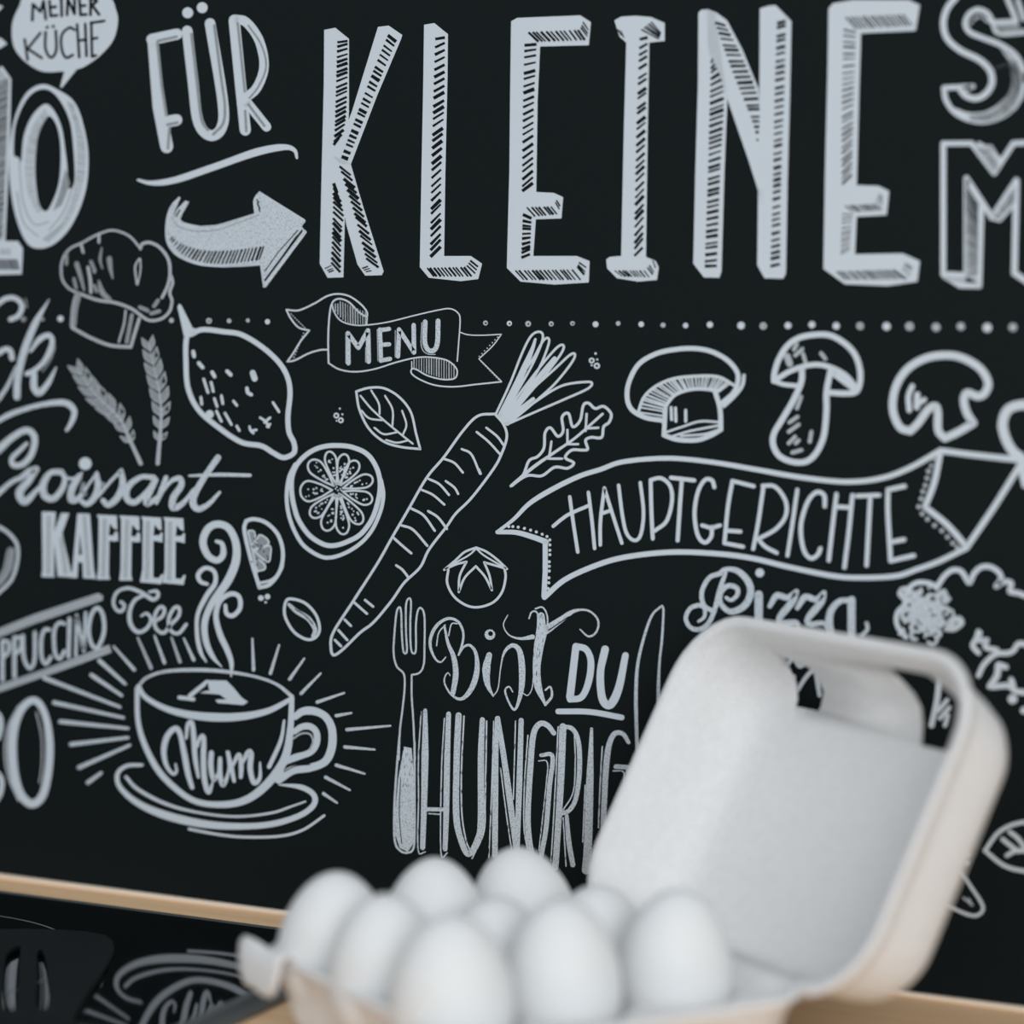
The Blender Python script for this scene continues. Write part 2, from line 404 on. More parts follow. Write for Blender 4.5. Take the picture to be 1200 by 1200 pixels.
I.done('chef_hat_drawing', 'grey chalk sketch of a chef hat')

# ---- left border script words
I = Ink().fr(0, 340, 6)
I.S('345,68 250,230 170,430 125,620 120,750', (8, 46, 52, 50, 48), m=CHALK)
I.S('215,430 280,345 345,318 368,370 320,490 240,565 190,588', (20, 40, 36, 40, 34, 36), m=CHALK); I.S('240,590 240,680 275,722 335,660 395,545', (44, 50, 44, 34, 12), m=CHALK)
I.S('-20,450 40,415 75,430 85,480', 38, m=CHALK); I.S('-10,770 55,670 110,540', (30, 26, 10), m=CHALK)
I.S('-30,110 40,60 110,58 155,110 130,180 75,205', 36, m=CHALK)
I.S('180,60 190,120', 10, m=GRAY); I.D('165,205', 18, m=GRAY); I.D('300,205', 14, m=GRAY); I.S('390,400 350,500 300,570', 10, m=GRAY)
I.S('-30,930 80,870 250,815 400,790 480,800 522,850 508,920 470,985', (30, 38, 34, 34, 40, 46, 40, 24), m=CHALK)
I.done('script_word', 'white chalk script ending in a letter k with a swash below')
I = Ink().fr(0, 500, 4.8)
I.S('-20,140 70,60 150,20 195,60 180,150 130,210 75,215 70,175 110,135 150,95', (44, 40, 36, 36, 36, 34, 34, 30, 26, 20), m=CHALK)
I.S('-20,385 60,315 120,285 165,250 205,238* 165,300 110,370 140,422 205,360 260,300', (30, 26, 26, 34, 34, 40, 44, 38, 24, 20), m=CHALK)
I.S('345,255 285,260 245,320 250,385 300,405 350,350 365,290 340,250', (34, 30, 40, 40, 36, 34, 30, 24), m=CHALK); I.S('370,290 420,290 460,262', 16, m=CHALK)
I.S('445,280 405,350 402,410 440,405 480,350 545,262*', (34, 40, 38, 26, 14, 16), m=CHALK); I.D('480,208', 36)
I.S('545,262 552,340 530,400 490,435 460,420', (22, 36, 38, 34, 26), m=CHALK); I.S('470,320 460,360 480,380;580,320 590,345', 20, m=GRAY)
I.S('555,390 620,310 682,248* 690,330 660,400 610,440 580,415', (16, 18, 18, 34, 40, 36, 28), m=CHALK)
I.S('650,420 700,350', 10, m=CHALK); I.S('865,285 790,285 720,340 715,405 760,425 820,370 875,300', (30, 28, 36, 36, 32, 22, 24), m=CHALK)
I.S('875,300 830,390 830,432 890,390 930,310', (34, 40, 34, 18, 22), m=CHALK)
I.S('935,285 905,370 880,430', (26, 34, 20), m=CHALK); I.S('900,390 960,310 1010,290 1020,330 975,400 975,455 1030,430 1090,350', (12, 18, 30, 36, 38, 38, 24, 14), m=CHALK)
I.fr(200, 300, 4).S('222,945 150,1050 105,1140 125,1185 175,1165 230,1108', (30, 28, 30, 34, 24, 14), m=CHALK)
I.S('88,1030 230,1025 372,1028', (10, 18, 16), m=CHALK)
I.done('script_word', 'white chalk script word above the serif capitals')

# ---- wheat ears
I = Ink()
def ear(axis, n, base_w, L, side, sp, tw):
    pts = I._smooth(I._pts(axis))
    for i in range(n):
        t = i/(n-1)*sp
        p = I.along(pts, t); q = I.along(pts, t+.03)
        d = math.atan2(p[1]-q[1], p[0]-q[0])
        for s_ in (-1, 1):
            a = d+s_*side*(.55+.45*t); l = L*(.7+.5*math.sin(math.pi*min(1, t*1.1+.15))); 
            o = (p[0]-math.cos(d)*l*.35, p[1]-math.sin(d)*l*.35)
            m1 = (o[0]+math.cos(a+s_*.35)*l*.55, o[1]+math.sin(a+s_*.35)*l*.55)
            m2 = (o[0]+math.cos(a-s_*.35)*l*.5, o[1]+math.sin(a-s_*.35)*l*.5)
            e = (o[0]+math.cos(a)*l, o[1]+math.sin(a)*l)
            f = lambda z: '%.2f,%.2f' % z
            I.P(' '.join(map(f, (o, m1, e, m2))), m=GRAY)
            I.S(' '.join(map(f, (o, m1, e))), 1.1, m=SOFT, layer=1); I.S(' '.join(map(f, (e, m2, o))), .7, m=SOFT, layer=1)
            if s_ > 0: I.P(' '.join(map(f, ((o[0]*.6+e[0]*.4, o[1]*.6+e[1]*.4), (o[0]*.2+e[0]*.8, o[1]*.2+e[1]*.8), m1))), m=DARK, layer=2) if i % 2 else None
    I.S(axis, tw, m=SOFT, layer=1)
ear('92,434 112,462 140,490 152,515 165,543', 8, 0, 21, .66, .76, (1, 1.5, 2.5, 4, 5))
I.done('wheat_ear_drawing', 'grey chalk wheat ear leaning left')
I = Ink()
ear('175,405 181,432 187,460 189,490 185,543', 8, 0, 20, .66, .78, (1, 1.5, 2.5, 4, 5))
I.done('wheat_ear_drawing', 'grey chalk wheat ear standing upright')

# ---- lemon
I = Ink().fr(200, 300, 4)
I.S('108,350 75,385 72,500 82,620 130,720 220,800 330,872 425,890 480,922 530,945 578,922 578,875 555,825 550,750 560,640 545,560 500,490 420,420 330,368 250,355 150,345 95,368', 24)
I.P('32,238 40,224 50,230 105,340 90,365 62,375')
I.L('106,448 110,470;132,502 150,522;195,545 206,565;265,540 282,557', 18); I.L('385,548 394,575', 28); I.S('358,620 362,640 378,650', 17)
I.L('155,577 175,640;190,592 200,635;205,668 218,706;238,655 245,692;295,680 310,700;142,662 146,695;215,727 238,775;255,737 285,790;310,797 322,818;480,687 508,730', 13)
I.S('370,800 375,818 388,830;385,818 402,815;420,758 445,775 460,802;440,780 466,758;452,800 466,788', 12); I.D('183,742', 20)
I.done('lemon_drawing', 'white outlined lemon')
# ---- little ring clusters
def rings(fr_, big, small, lab):
    I = Ink().fr(*fr_)
    for x, y, r in big: I.D('%f,%f' % (x, y), r); I.D('%f,%f' % (x, y), r*.42, m=DARK, layer=1)
    for x, y, r in small: I.D('%f,%f' % (x, y), r)
    I.done('ring_dots', lab)
rings((200, 300, 4), [(777, 748, 14), (798, 770, 14)], [(793, 715, 5), (805, 742, 5), (778, 772, 4)], 'cluster of tiny rings near the leaf')
rings((450, 300, 4), [(974, 490, 14), (998, 515, 15)], [(992, 457, 6), (1000, 485, 5), (974, 512, 5)], 'cluster of tiny rings near the carrot greens')
rings((200, 550, 4.8), [(510, 722, 1)], [(508, 724, 16), (545, 716, 16), (535, 748, 7)], 'cluster of tiny dots under the citrus wedge')
# ---- dotted rule
for x, y, r, m in [(28, 374, 3, GRAY), (71, 373.5, 4, INK), (201, 375.5, 3.2, SOFT), (245, 376, 3.8, SOFT), (268.5, 376, 3, SOFT), (290.5, 375.5, 2.6, SOFT), (313.5, 377, 3.4, INK),
        (569, 378.5, 3.2, SOFT), (597, 379, 3.4, INK), (619, 379.5, 3.8, SOFT), (646, 379.5, 3.3, SOFT), (671, 379, 3, SOFT), (698, 380, 3.8, INK), (724.5, 379, 3, SOFT), (751.5, 380, 3.6, INK),
        (777, 381, 3.2, SOFT), (803.5, 381.5, 3.4, INK), (832, 380.5, 4, INK), (868.5, 381.5, 4.8, INK), (894.5, 382, 4.6, SOFT), (923.5, 381.5, 4.4, INK), (951.5, 380.5, 4.4, INK), (980, 382, 4.6, INK),
        (1008, 382, 4.8, SOFT), (1039, 382.5, 5.2, INK), (1066, 382.5, 5.4, SOFT), (1097, 383.5, 5.4, SOFT), (1126, 382.5, 5, SOFT), (1157, 384, 5.8, INK), (1187, 383.5, 5.2, SOFT), (1216, 384, 5.4, INK)]:
    I = Ink(); I.D('%f,%f' % (x, y), r*.92, m=m)
    if x in (245, 569, 597, 619, 646, 671, 894.5, 1008, 1066): I.D('%f,%f' % (x+.4, y+.3), 1.1, m=DARK, layer=1)
    I.done('chalk_dot', None)

# ---- scroll banner MENU
I = Ink().fr(330, 340, 4.444)
I.S('25,102* 90,105 170,70 240,30 300,20 360,35 420,80 447,120 438,136 400,112 350,62 300,45 265,65 250,130 243,250 245,380*', 9)
I.S('262,70 275,115 310,160 380,182 460,180 560,165 700,130 820,103 880,97 920,120 930,160 922,280 915,370', 7)
I.L('447,122 443,180', 7); I.S('245,380 300,412 380,425 480,412 600,375 700,352 780,350 860,365 905,400 915,430 900,460 840,465 760,445 700,412 678,412 678,435 720,465 800,495 900,503 1020,490 1145,477', 8)
I.L('678,372 678,412', 6); I.S('25,102 50,150 90,195 145,210* 100,265 60,330 30,372* 70,365 140,330 200,312 243,310', 9)
I.S('932,220 970,232 1040,235 1145,230* 1100,290 1028,358* 1080,410 1145,475', 6)
for x in range(280, 440, 13):
    y0 = 50+max(0, x-305)*.42+(0 if x > 300 else 12); y1 = 178-max(0, 380-x)*.0065*max(0, 380-x)
    I.L('%d,%d %d,%d' % (x, y0+8, x+1, max(y0+12, y1)), random.choice((3, 5, 6)), m=SOFT, cap=False)
for x in range(690, 908, 13):
    y0 = 356+max(0, x-800)*.0030*max(0, x-800); y1 = 412+(x-690)*.33-(0 if x < 850 else (x-850)*.35)
    I.L('%d,%d %d,%d' % (x, y0, x, min(y1, 462)), random.choice((3, 5, 6)), m=SOFT, cap=False)
for a, b, n in (((1125, 245), (1030, 345), 8), ((1040, 372), (1130, 465), 9), ((50, 125), (120, 195), 8), ((115, 225), (65, 350), 9)):
    for i in range(n): t = i/(n-1); I.D('%f,%f' % (a[0]+(b[0]-a[0])*t, a[1]+(b[1]-a[1])*t), 4, m=SOFT)
I.L('348,380 346,225* 400,300 450,210* 454,372', 24, m=CHALK); I.L('335,225 335,380;438,300 438,375', 4, m=SOFT)
I.L('512,205 518,368;516,208 560,202;520,285 560,282;520,366 565,358', 22, m=CHALK); I.L('498,205 502,370', 4, m=SOFT)
I.L('606,345 612,205* 690,325* 688,182', 23, m=CHALK); I.L('592,210 592,350', 4, m=SOFT)
I.S('748,165 746,270 765,312 795,312 812,270 815,160', 25, m=CHALK); I.S('730,170 728,290 755,330 800,335', 5, m=SOFT)
I.done('menu_banner_drawing', 'scroll banner with the word MENU')

# ---- leaf
I = Ink().fr(200, 300, 4)
I.S('870,635 885,720 930,810 1000,870 1080,895 1170,905* 1150,830 1125,730 1070,660 1000,620 930,618 870,635', 11)
I.S('890,655 940,715 1000,770 1060,820 1135,880;940,630 975,690 980,740;1005,655 1040,720 1040,795;1085,725 1105,790 1090,835;895,725 930,760 990,770;955,805 1000,835 1065,825;1010,862 1060,875 1110,865', 9)
I.done('leaf_drawing', 'white outlined leaf with veins')

# ---- citrus slice
I = Ink().fr(330, 500, 7.5)
I.S('480,165 620,180 750,240 830,350 865,480 855,620 800,800 700,940 580,1010 460,1045 360,1030 240,950 150,820 110,700 88,560 95,430 145,320 240,230 350,180 480,165', 42, closed=True)
I.S('875,470 895,600 870,740 800,900 700,1020 560,1110 430,1150 330,1135 200,1050 120,930 65,780 45,620 65,450 120,330', 34)
def petal(tx, ty, hw_, lab=0):
    cx, cy = 492, 555; dx, dy = tx-cx, ty-cy; l = math.hypot(dx, dy); dx /= l; dy /= l; nx, ny = -dy, dx
    f = lambda a, b: '%.1f,%.1f' % (cx+dx*a+nx*b, cy+dy*a+ny*b)
    I.S(' '.join([f(48, 0)+'*', f(l*.45, hw_*.62), f(l*.78, hw_), f(l*.95, hw_*.62), f(l, 0), f(l*.95, -hw_*.62), f(l*.78, -hw_), f(l*.45, -hw_*.62), f(48, 0)+'*']), 17)
    for _ in range(11):
        a = random.uniform(.36, .88); b = random.uniform(-.55, .55)*hw_*min(1, a*1.15)
        I.D(f(l*a, b), random.uniform(6, 10))
for t in [(415, 220, 50), (558, 243, 50), (665, 305, 54), (800, 455, 58), (795, 650, 58), (700, 850, 58), (548, 945, 58), (388, 912, 62), (262, 790, 58), (165, 570, 90), (248, 305, 66)]: petal(*t)
for t in ((475, 545), (495, 560), (515, 545), (505, 585), (525, 560), (485, 530)): I.D('%d,%d' % t, 7)
I.done('citrus_slice_drawing', 'round citrus slice with dotted segments')
# ---- citrus wedge
I = Ink().fr(200, 550, 4.8)
I.S('425,290* 470,280 540,302 605,370 632,470 615,570 560,645 500,665* 450,500 415,345 425,290*', 22); I.S('632,480 625,560 570,620 500,640', 15)
I.P('438,345 470,345 480,400 500,370 545,390 560,480 535,520 538,560 490,575 455,440', m=GRAY)
I.S('440,345 470,350 475,400 455,430;480,420 500,370 545,395 545,425 470,450;480,455 555,430 562,480 545,520 470,460;500,510 530,540 528,562 490,572;488,578 470,500 435,350', 10)
for _ in range(16): I.D('%f,%f' % (random.uniform(455, 550), random.uniform(380, 540)), 5, m=DARK, layer=1)
I.done('citrus_wedge_drawing', 'half citrus wedge')

# ---- carrot
I = Ink()
I.S('580,485 560,487.5 542.5,505 520,536 500,560 477.5,599 460,629 442.5,660 413,706 390.4,741.7 388,760 391.5,767.7 403,760 421.7,741.7 438,729 459,704 473.7,683 492.5,664.6 503,643.7 523.7,616.7 534,602 553,583 578,550 587.5,532.5 594,512 590,497 580,485', 3.1)
I.fr(450, 300, 4).S('480,805 530,845 560,885;435,825 490,870 545,930;365,905 410,930 450,1020;280,950 330,970 370,1015;210,1045 260,1070 305,1120;290,1055 330,1085 348,1115;175,1095 230,1120 283,1165', 11)
I.fr(380, 550, 4.8).S('490,220 560,260 622,345;585,235 640,270 690,335;435,315 500,340 580,430;390,385 440,430 490,472;405,540 440,565 475,610;165,745 240,812;230,735 275,772;115,845 150,880;80,905 130,960;60,960 95,995;870,0 880,25', 14)
I.fr(450, 300, 4)
I.S('525,740 590,600 650,450 690,375 725,355 745,370 735,420 690,520 600,680 550,765;540,750 620,600 700,480 745,400 770,385 770,420 720,540 620,690 560,775;550,765 640,640 740,510 810,430 840,418 835,450 770,540 660,670 570,785;560,775 680,640 800,530 870,465 895,460 880,500 800,600 700,690 580,790;570,785 700,690 830,610 950,590 975,600 950,625 850,670 700,735 575,790', 11)
I.S('545,755 620,610 690,450 710,390', (30, 34, 30, 12)); I.S('560,770 690,610 800,480', (26, 22, 20)); I.S('600,745 700,670', 18)
I.done('carrot_drawing', 'long white outlined carrot with leaf stalks')
# ---- rocket leaf
I = Ink().fr(450, 300, 4)
I.S('595,1078 650,1030 680,960 720,940 750,900 755,830 780,805 815,845 840,820 835,755 865,738 885,800 920,770 935,700 960,690 990,715 1030,705 1065,740 1055,780 1030,800 1020,850 970,850 945,865 955,905 930,910 880,910 850,945 890,970 860,995 800,990 740,1030 670,1030 595,1078', 13)
I.S('600,1075 700,990 800,920 900,850 1025,740', (16, 16, 13, 12, 12)); I.S('785,870 775,940;770,950 835,950;860,815 860,875;860,882 910,882;950,740 945,820;950,808 1005,805', 11)
I.done('herb_leaf_drawing', 'white outlined lobed salad leaf')

# ---- three mushrooms
I = Ink().fr(700, 350, 4.8)
I.S('370,685 270,668 195,625 168,560 178,470 232,370 325,312 430,287 540,280 640,297 730,345 785,410 790,470 765,530 700,588', 27)
I.S('825,432 815,490 770,550 712,605', 20); I.S('230,640 262,555 330,492 430,450 560,436 680,440 765,485', 17); I.S('375,640 395,590 440,540 520,512 600,508 680,520', 19)
I.hatch('240,620 270,550 340,495 430,455 560,440 680,445 755,480', '375,640 390,600 420,560 470,525 570,512 660,515 690,525', 30, 0, 10, m=INK, layer=0, jit=.2)
I.L('240,640 375,660;235,655 370,680', 10); I.L('382,620 375,768', 26); I.S('375,768 450,792 560,795 640,768 695,735* 690,620 662,520', 27)
I.S('385,752 480,720 580,690 690,695;420,775 520,745 690,712;470,772 600,762 690,735', 13); I.L('415,612 418,680;440,615 442,690;497,628 497,690', 17)
I.done('mushroom_drawing', 'mushroom drawing with gills seen from below, leftmost')
I = Ink().fr(890, 380, 7.06)
I.S('120,470 125,400 160,290 230,180 330,112 480,85 600,97 720,170 795,260 832,380 830,490 795,560 700,572 580,565', 48); I.S('120,470 200,497 320,510', 38)
I.S('150,450 250,390 380,345 500,335 620,370 720,430 795,520', 44); I.L('610,395 790,530', 62)
I.S('352,370 345,480 280,630 180,800 122,900 112,990 160,1085 260,1135 370,1140 450,1090 510,990 540,880 555,700 555,560 588,390', 50)
I.L('345,600 310,695;315,765 248,812;325,830 242,890;295,930 242,985;325,960 300,985;348,1040 272,1062;430,890 416,972;310,165 285,210;355,205 295,258;360,245 380,310;510,240 545,285', 32, m=SOFT); I.L('228,265 250,325', 56, m=SOFT)
I.done('mushroom_drawing', 'tall stemmed mushroom drawing, the middle one')
I = Ink().fr(950, 350, 4.8)
I.S('560,745 500,720 462,620 478,500 540,400 640,338 750,318 850,332 950,390 998,470 980,530 940,550 882,530 862,570 878,640 915,700* 830,750 755,785* 718,740 715,640 700,605 660,625 605,700 560,745', 44)
I.S('572,492 550,550 555,628', 30); I.L('600,540 597,610', 34); I.S('640,568 600,595', 28)
I.done('mushroom_drawing', 'sliced mushroom outline, rightmost')
I = Ink().fr(950, 350, 4.8)
I.S('1260,600 1180,598 1110,625 1080,700 1095,780 1135,855 1190,900 1230,960', 54); I.P('1170,930 1240,900 1240,1080 1190,1060 1175,1000')
I.done('round_outline_drawing', 'thick round outline cut by the picture edge')

# ---- ribbon banner
I = Ink()
I.S('583,623* 602,608.5 621,589.6 648,573 679,558 704,550 731,541 783,537 835.4,541.7 887.5,550.5 939.6,559.5 991.7,564.6 1033,560.4 1066.7,548 1102,528*', (3.5, 6, 5.6, 5.6, 5.6, 6, 6, 6.3, 6.5))
I.S('1102,528* 1145,533.5 1215,541', 7); I.S('1102,530 1095,565 1084,594* 1110,615 1133,641* 1165,594 1198,541', 7)
I.S('583,623.5 605,624 625,629.5 640,635*', (5, 6, 6.5)); I.L('639,634 639,670 637.5,699', 6)
I.S('638,700 662.5,679 700,662 735,652.5 787.5,647 842,649 883,654.5 925,664.6 977,675 1010,677 1050,675 1075,667 1100,658 1133,642', 6.2)
I.fr(600, 550, 4.8).D('-18,322 5,322 35,325 70,332 105,342 137,352 170,365 197,378 213,397 213,425 213,455 213,480 210,520 210,545 210,572 208,610 207,638 203,670', 8.5)
I.fr(950, 550, 4.8).D('663,10 655,50 645,90 632,125 622,165 608,210 628,250 658,280 697,315 738,345 770,380 800,415 825,438', 13, m=SOFT)
I.fr(950, 350, 4.8).D('690,900 678,940 665,975 655,1010', 11, m=SOFT)
I.done('ribbon_banner_drawing', 'white ribbon outline around the long word')
I = Ink().fr(600, 550, 4.8)
I.S('325,155 345,300 370,465;430,130 450,290 465,445;232,320 280,280 330,248 430,205;497,425 498,290 520,105* 565,250 618,415;500,250 560,230;600,90 620,250 645,360 690,400 725,365 740,240 722,75', 20)
I.S('780,60 785,250 792,390;785,58 840,50 890,95 900,180 870,290 805,345', 22)
I.S('895,47 1025,62', 24); I.S('955,65 945,200 932,400;1138,100 1125,62 1085,60 1045,130 1027,250 1045,370 1085,412 1120,380 1125,325;1070,315 1120,328 1170,315', 23)
I.fr(800, 550, 4.8)
I.S('400,95 280,65* 255,210 235,415* 340,435;248,345 325,350;455,95 425,300 397,448;450,92 520,98 578,175 580,260 525,335 425,392* 465,435 530,470;645,115 620,290 590,485', 23)
I.S('800,208 795,145 750,130 700,190 665,320 680,450 720,500 760,480 775,445;865,140 840,350 822,512;955,145 935,350 910,552;855,210 948,215;980,150 1105,145;1055,160 1045,350 1035,540', 25)
I.fr(950, 550, 4.8).S('528,95 435,115* 435,250 450,515* 580,485;460,408 525,395', 27)
I.done('banner_word', 'long white capital word inside the ribbon')

# ---- script word right
I = Ink().fr(800, 550, 4.8)
I.S('90,855 122,830 122,780 90,765 40,785 18,840 45,890 95,900 145,865 180,790 215,660 245,572', (16, 22, 26, 24, 24, 26, 26, 26, 28, 30, 26, 18), m=CHALK)
I.S('215,585 150,610 108,690 120,765 165,795', 26, m=CHALK); I.S('200,590 240,562 310,572 368,630 382,700 345,770 270,800 215,755 215,695 255,655 305,668 308,705 275,735 245,722', (20, 26, 34, 38, 40, 40, 36, 30, 28, 28, 28, 24, 20), m=CHALK)
I.L('428,705 428,900', 46, m=CHALK); I.D('434,582', 25)
I.S('490,770 530,710 590,722 640,688* 620,740 545,835 560,862 640,860 650,900', (26, 36, 32, 30, 40, 40, 30, 28, 20), m=CHALK)
I.S('645,780 690,718 750,732 795,695* 780,745 705,840 720,870 790,865 820,900', (26, 36, 32, 30, 40, 40, 30, 28, 20), m=CHALK)
I.S('950,738 885,742 835,795 825,870 845,960', (26, 34, 40, 44, 40), m=CHALK); I.L('950,735 950,960', 44, m=CHALK); I.S('1035,865 1040,900 1010,930', 20, m=CHALK)
I.done('script_word', 'white chalk script word partly hidden behind the raised lid')

# ---- bushy drawing upper right of lid
I = Ink().fr(1040, 650, 6)
I.S('345,232 400,150 460,108 520,118 560,180 580,195 610,130 660,88 720,85 780,120 800,170 765,222 820,190 870,200 862,258 920,270 1000,300', 36)
I.S('350,235 290,200 200,200 135,260 130,340 75,400 62,460 80,520 130,580', 34)
random.seed(11)
for k in range(80):
    cx = 225+random.gauss(25, 80); cy = 400+random.gauss(0, 85)
    if not (95 < cx < 440 and 225 < cy < 600): continue
    a = random.uniform(0, 6.28); r = random.uniform(22, 42)
    I.S(' '.join('%.1f,%.1f' % (cx+r*math.cos(a+t*1.1), cy+r*math.sin(a+t*1.1)) for t in range(4)), random.uniform(18, 27), m=CHALK)
I.S('440,510 460,470 500,450 520,480 470,520 420,520', 40, m=CHALK); I.S('350,290 400,260 400,330 430,310', 34, m=CHALK)
I.S('640,540 625,590 600,640 640,690;650,550 640,600 700,600* 690,650 770,670;640,850 680,770 760,700 850,692 890,670 925,625 1000,640', 36)
I.S('780,775 770,850 720,925', 44); I.S('790,775 832,790;740,930 850,922 905,960 1000,970;870,880 885,925', 40); I.D('880,1015', 34).D('960,1095', 26)
I.S('365,800 352,1000 310,1200', 40); I.S('405,830 430,900 465,922;510,870 520,965;420,1022 355,1100;435,1075 370,1150;425,1130 405,1200', 30)
I.done('bushy_drawing', 'white scribbled bushy plant drawing')
I = Ink().fr(880, 740, 4.286)
I.S('200,145 165,200;225,150 245,175 275,160;180,232 215,225 212,260 205,310;330,180 280,225 225,310', 21); I.S('330,225 345,320', 22)
I.done('scribble_drawing', 'small white strokes seen through the lid opening')
I = Ink().fr(1050, 650, 2.4)
I.S('250,832* 290,780 345,755 420,750;250,832* 300,872 350,888 420,895', 11); I.S('300,800 322,818 345,835;320,780 345,800 380,850;312,846 340,832 380,836', 12)
I.done('leaf_drawing', 'white outlined leaf at the right border')
I = Ink().fr(1050, 650, 2.4)
I.S('175,878 205,925 243,985 236,1010 205,1013 130,980', 9); I.S('190,965 215,985;205,968 212,985', 6, m=SOFT); I.D('207,845 203,868', 7)
I.done('pizza_slice_drawing', 'small triangular drawing beside the lid')

# ---- serif capitals and script below
I = Ink().fr(0, 500, 4.8)
def dup(str_, dx, dy): return ' '.join('%g,%g' % (float(a)+dx, float(b)+dy) for a, b in (t.split(',') for t in str_.split()))
I.P('236,478 314,480 306,590 345,485 390,487 350,600 408,848 325,842 306,660 304,838 310,847 233,845 240,800'); I.P('436,488 506,490 528,800 540,856 468,852 464,765 440,762 436,850 398,850 408,800')
I.P('450,600 462,720 444,720', m=DARK, layer=1)
FF = '545,495 657,500 660,580 640,572 618,545 612,612 640,612 645,592 662,592 665,642 642,645 615,640 612,830 620,860 545,860 553,800 556,520'
I.P(FF); I.P(dup(FF, 126, 5))
EE = '795,505 906,512 910,582 890,576 870,550 863,612 898,610 905,595 916,597 914,652 890,645 863,642 862,850 895,852 908,830 920,832 908,886 788,874 802,800 804,530'
I.P(EE); I.P(dup(EE, 125, 4))
I.L('275,500 272,830;590,515 582,845;716,520 706,850;832,530 828,860;957,535 953,865', 26, m=SOFT, cap=False, layer=1); I.L('345,620 370,830;475,500 500,840', 24, m=SOFT, cap=False, layer=1)
I.done('serif_word', 'white serif capital word')
I = Ink()
I.fr(0, 500, 4.8).S('680,985 700,1005 685,1038 655,1030 638,985 660,930 720,908 790,930 860,972 890,950 880,925 840,930', (18, 20, 18, 18, 18, 18, 20, 22, 24, 22, 20, 14), m=CHALK)
I.S('820,945 760,975 730,1040 735,1110 775,1155 825,1135 850,1085 825,1050 795,1065', (16, 20, 22, 24, 24, 22, 20, 18, 12), m=CHALK)
I.S('870,1095 915,1065 925,1025 900,1015 872,1060 875,1130 920,1160 965,1110 1005,1065 1008,1020 980,1020 950,1080 960,1145 1005,1162 1048,1112', 20, m=CHALK)
I.done('script_word', 'small white script word under the serif capitals')
I = Ink().fr(0, 500, 4.8)
I.S('-10,560 50,600 95,660 100,740 75,840 40,890 -20,945', 20, m=CHALK); I.S('60,700 35,810 -10,880', 44, m=GRAY); I.S('80,690 60,800 10,880', 8, m=SOFT, layer=1)
I.done('round_outline_drawing', 'white round drawing cut by the left picture edge')
I = Ink().fr(0, 600, 5)
I.P('-60,705 200,600 575,475 605,492 600,518 200,655 -60,755', m=SOFT); I.L('0,690 560,490;0,710 590,500', 4, m=GRAY, layer=1)
I.P('-60,1030 250,925 640,778 655,822 400,915 200,985 -60,1075', m=SOFT); I.S('-40,1040 330,910 640,800', 5, m=GRAY, layer=1)
I.L('15,760 15,985;85,735 85,965', 24, m=CHALK); I.S('15,755 52,765 50,820 20,850;85,735 125,742 122,800 92,830;135,725 140,850 172,915 202,870 205,705', 22, m=CHALK)
I.S('290,690 262,690 242,750 245,850 270,890 298,850;378,655 345,650 318,700 322,820 350,860 378,815', 22, m=CHALK); I.L('408,625 402,848', 24, m=CHALK); I.L('445,840 450,605 492,815 502,590', 19, m=CHALK)
I.S('570,562 535,605 520,700 540,780 575,792 610,700 602,600 570,562', 24, m=CHALK, closed=True)
I.done('slanted_word', 'slanted white capital word between two grey bars')
# ---- number 0 at lower left
I = Ink().fr(0, 740, 4.8)
I.S('180,388 118,440 80,540 68,660 82,810 120,920 180,970 238,925 270,800 280,650 265,510 228,415 180,388', (40, 46, 50, 52, 50, 46, 46, 44, 44, 44, 42, 38, 40), closed=True)
I.S('105,420 45,540 28,680 50,820 105,950', 12, m=SOFT); I.S('205,455 235,600 235,760 222,850', 8, m=SOFT)
I.S('-30,450 0,480 5,540 -10,600', 28); I.S('-30,780 8,830 5,900 -20,950', 28)
I.done('numeral', 'thick white chalk numeral zero at lower left')

# ---- cup with steam and rays
I = Ink().fr(130, 760, 4.8)
I.S('155,212 200,165 300,130 450,120 620,127 800,155 930,200 1020,270', (16, 16, 20, 22, 20, 16, 16, 22), m=CHALK); I.S('155,212 200,278 330,345 500,380 700,385 880,352 1020,280', (24, 30, 40, 48, 44, 34, 24))
I.S('148,225 152,400 190,540 270,690 380,800 480,860 600,878 720,865 820,815 920,715 985,600 1010,450 1018,280', (26, 26, 30, 34, 34, 32, 34, 40, 46, 50, 44, 34, 28))
I.L('445,265 540,188', 24); I.L('385,275 465,285', 22); I.P('545,178 650,180 690,220 735,275 772,300 745,318 600,306 588,288 650,285 610,258 500,250 545,235'); I.P('545,190 555,240 520,228', m=DARK, layer=1)
I.S('975,405 955,520 890,665', (14, 24, 24)); I.fr(280, 740, 6)
I.S('395,600 450,562 530,560 610,600 655,690 652,820 605,915 500,958 380,975 280,1040', (46, 58, 52, 54, 58, 58, 54, 56, 60, 60)); I.S('390,705 440,672 500,668 545,710 545,790 500,850 400,885 320,915', (40, 46, 46, 46, 46, 44, 50, 46))
I.S('385,752 440,718 500,722 522,775 500,830', 13, m=SOFT, layer=1); I.S('320,985 400,945 500,935', 8, m=DARK, layer=1)
I.fr(130, 760, 4.8)
I.S('175,655 90,660 38,705 52,780 150,868 300,935 500,983 700,1000 900,988 1060,940 1140,880 1140,822 1070,780 945,765', (18, 22, 28, 36, 44, 46, 42, 38, 34, 34, 32, 32, 30, 8))
I.S('85,722 150,790 300,870 480,920 700,945 900,925 1010,890 1095,860', (18, 20, 18, 14, 14, 14, 14, 10)); I.S('440,1015 600,1045 750,1060 950,1055 1080,1020 1200,940', 15)
I.done('cup_drawing', 'white drawing of a cup on a saucer')
I = Ink().fr(180, 820, 6.667)
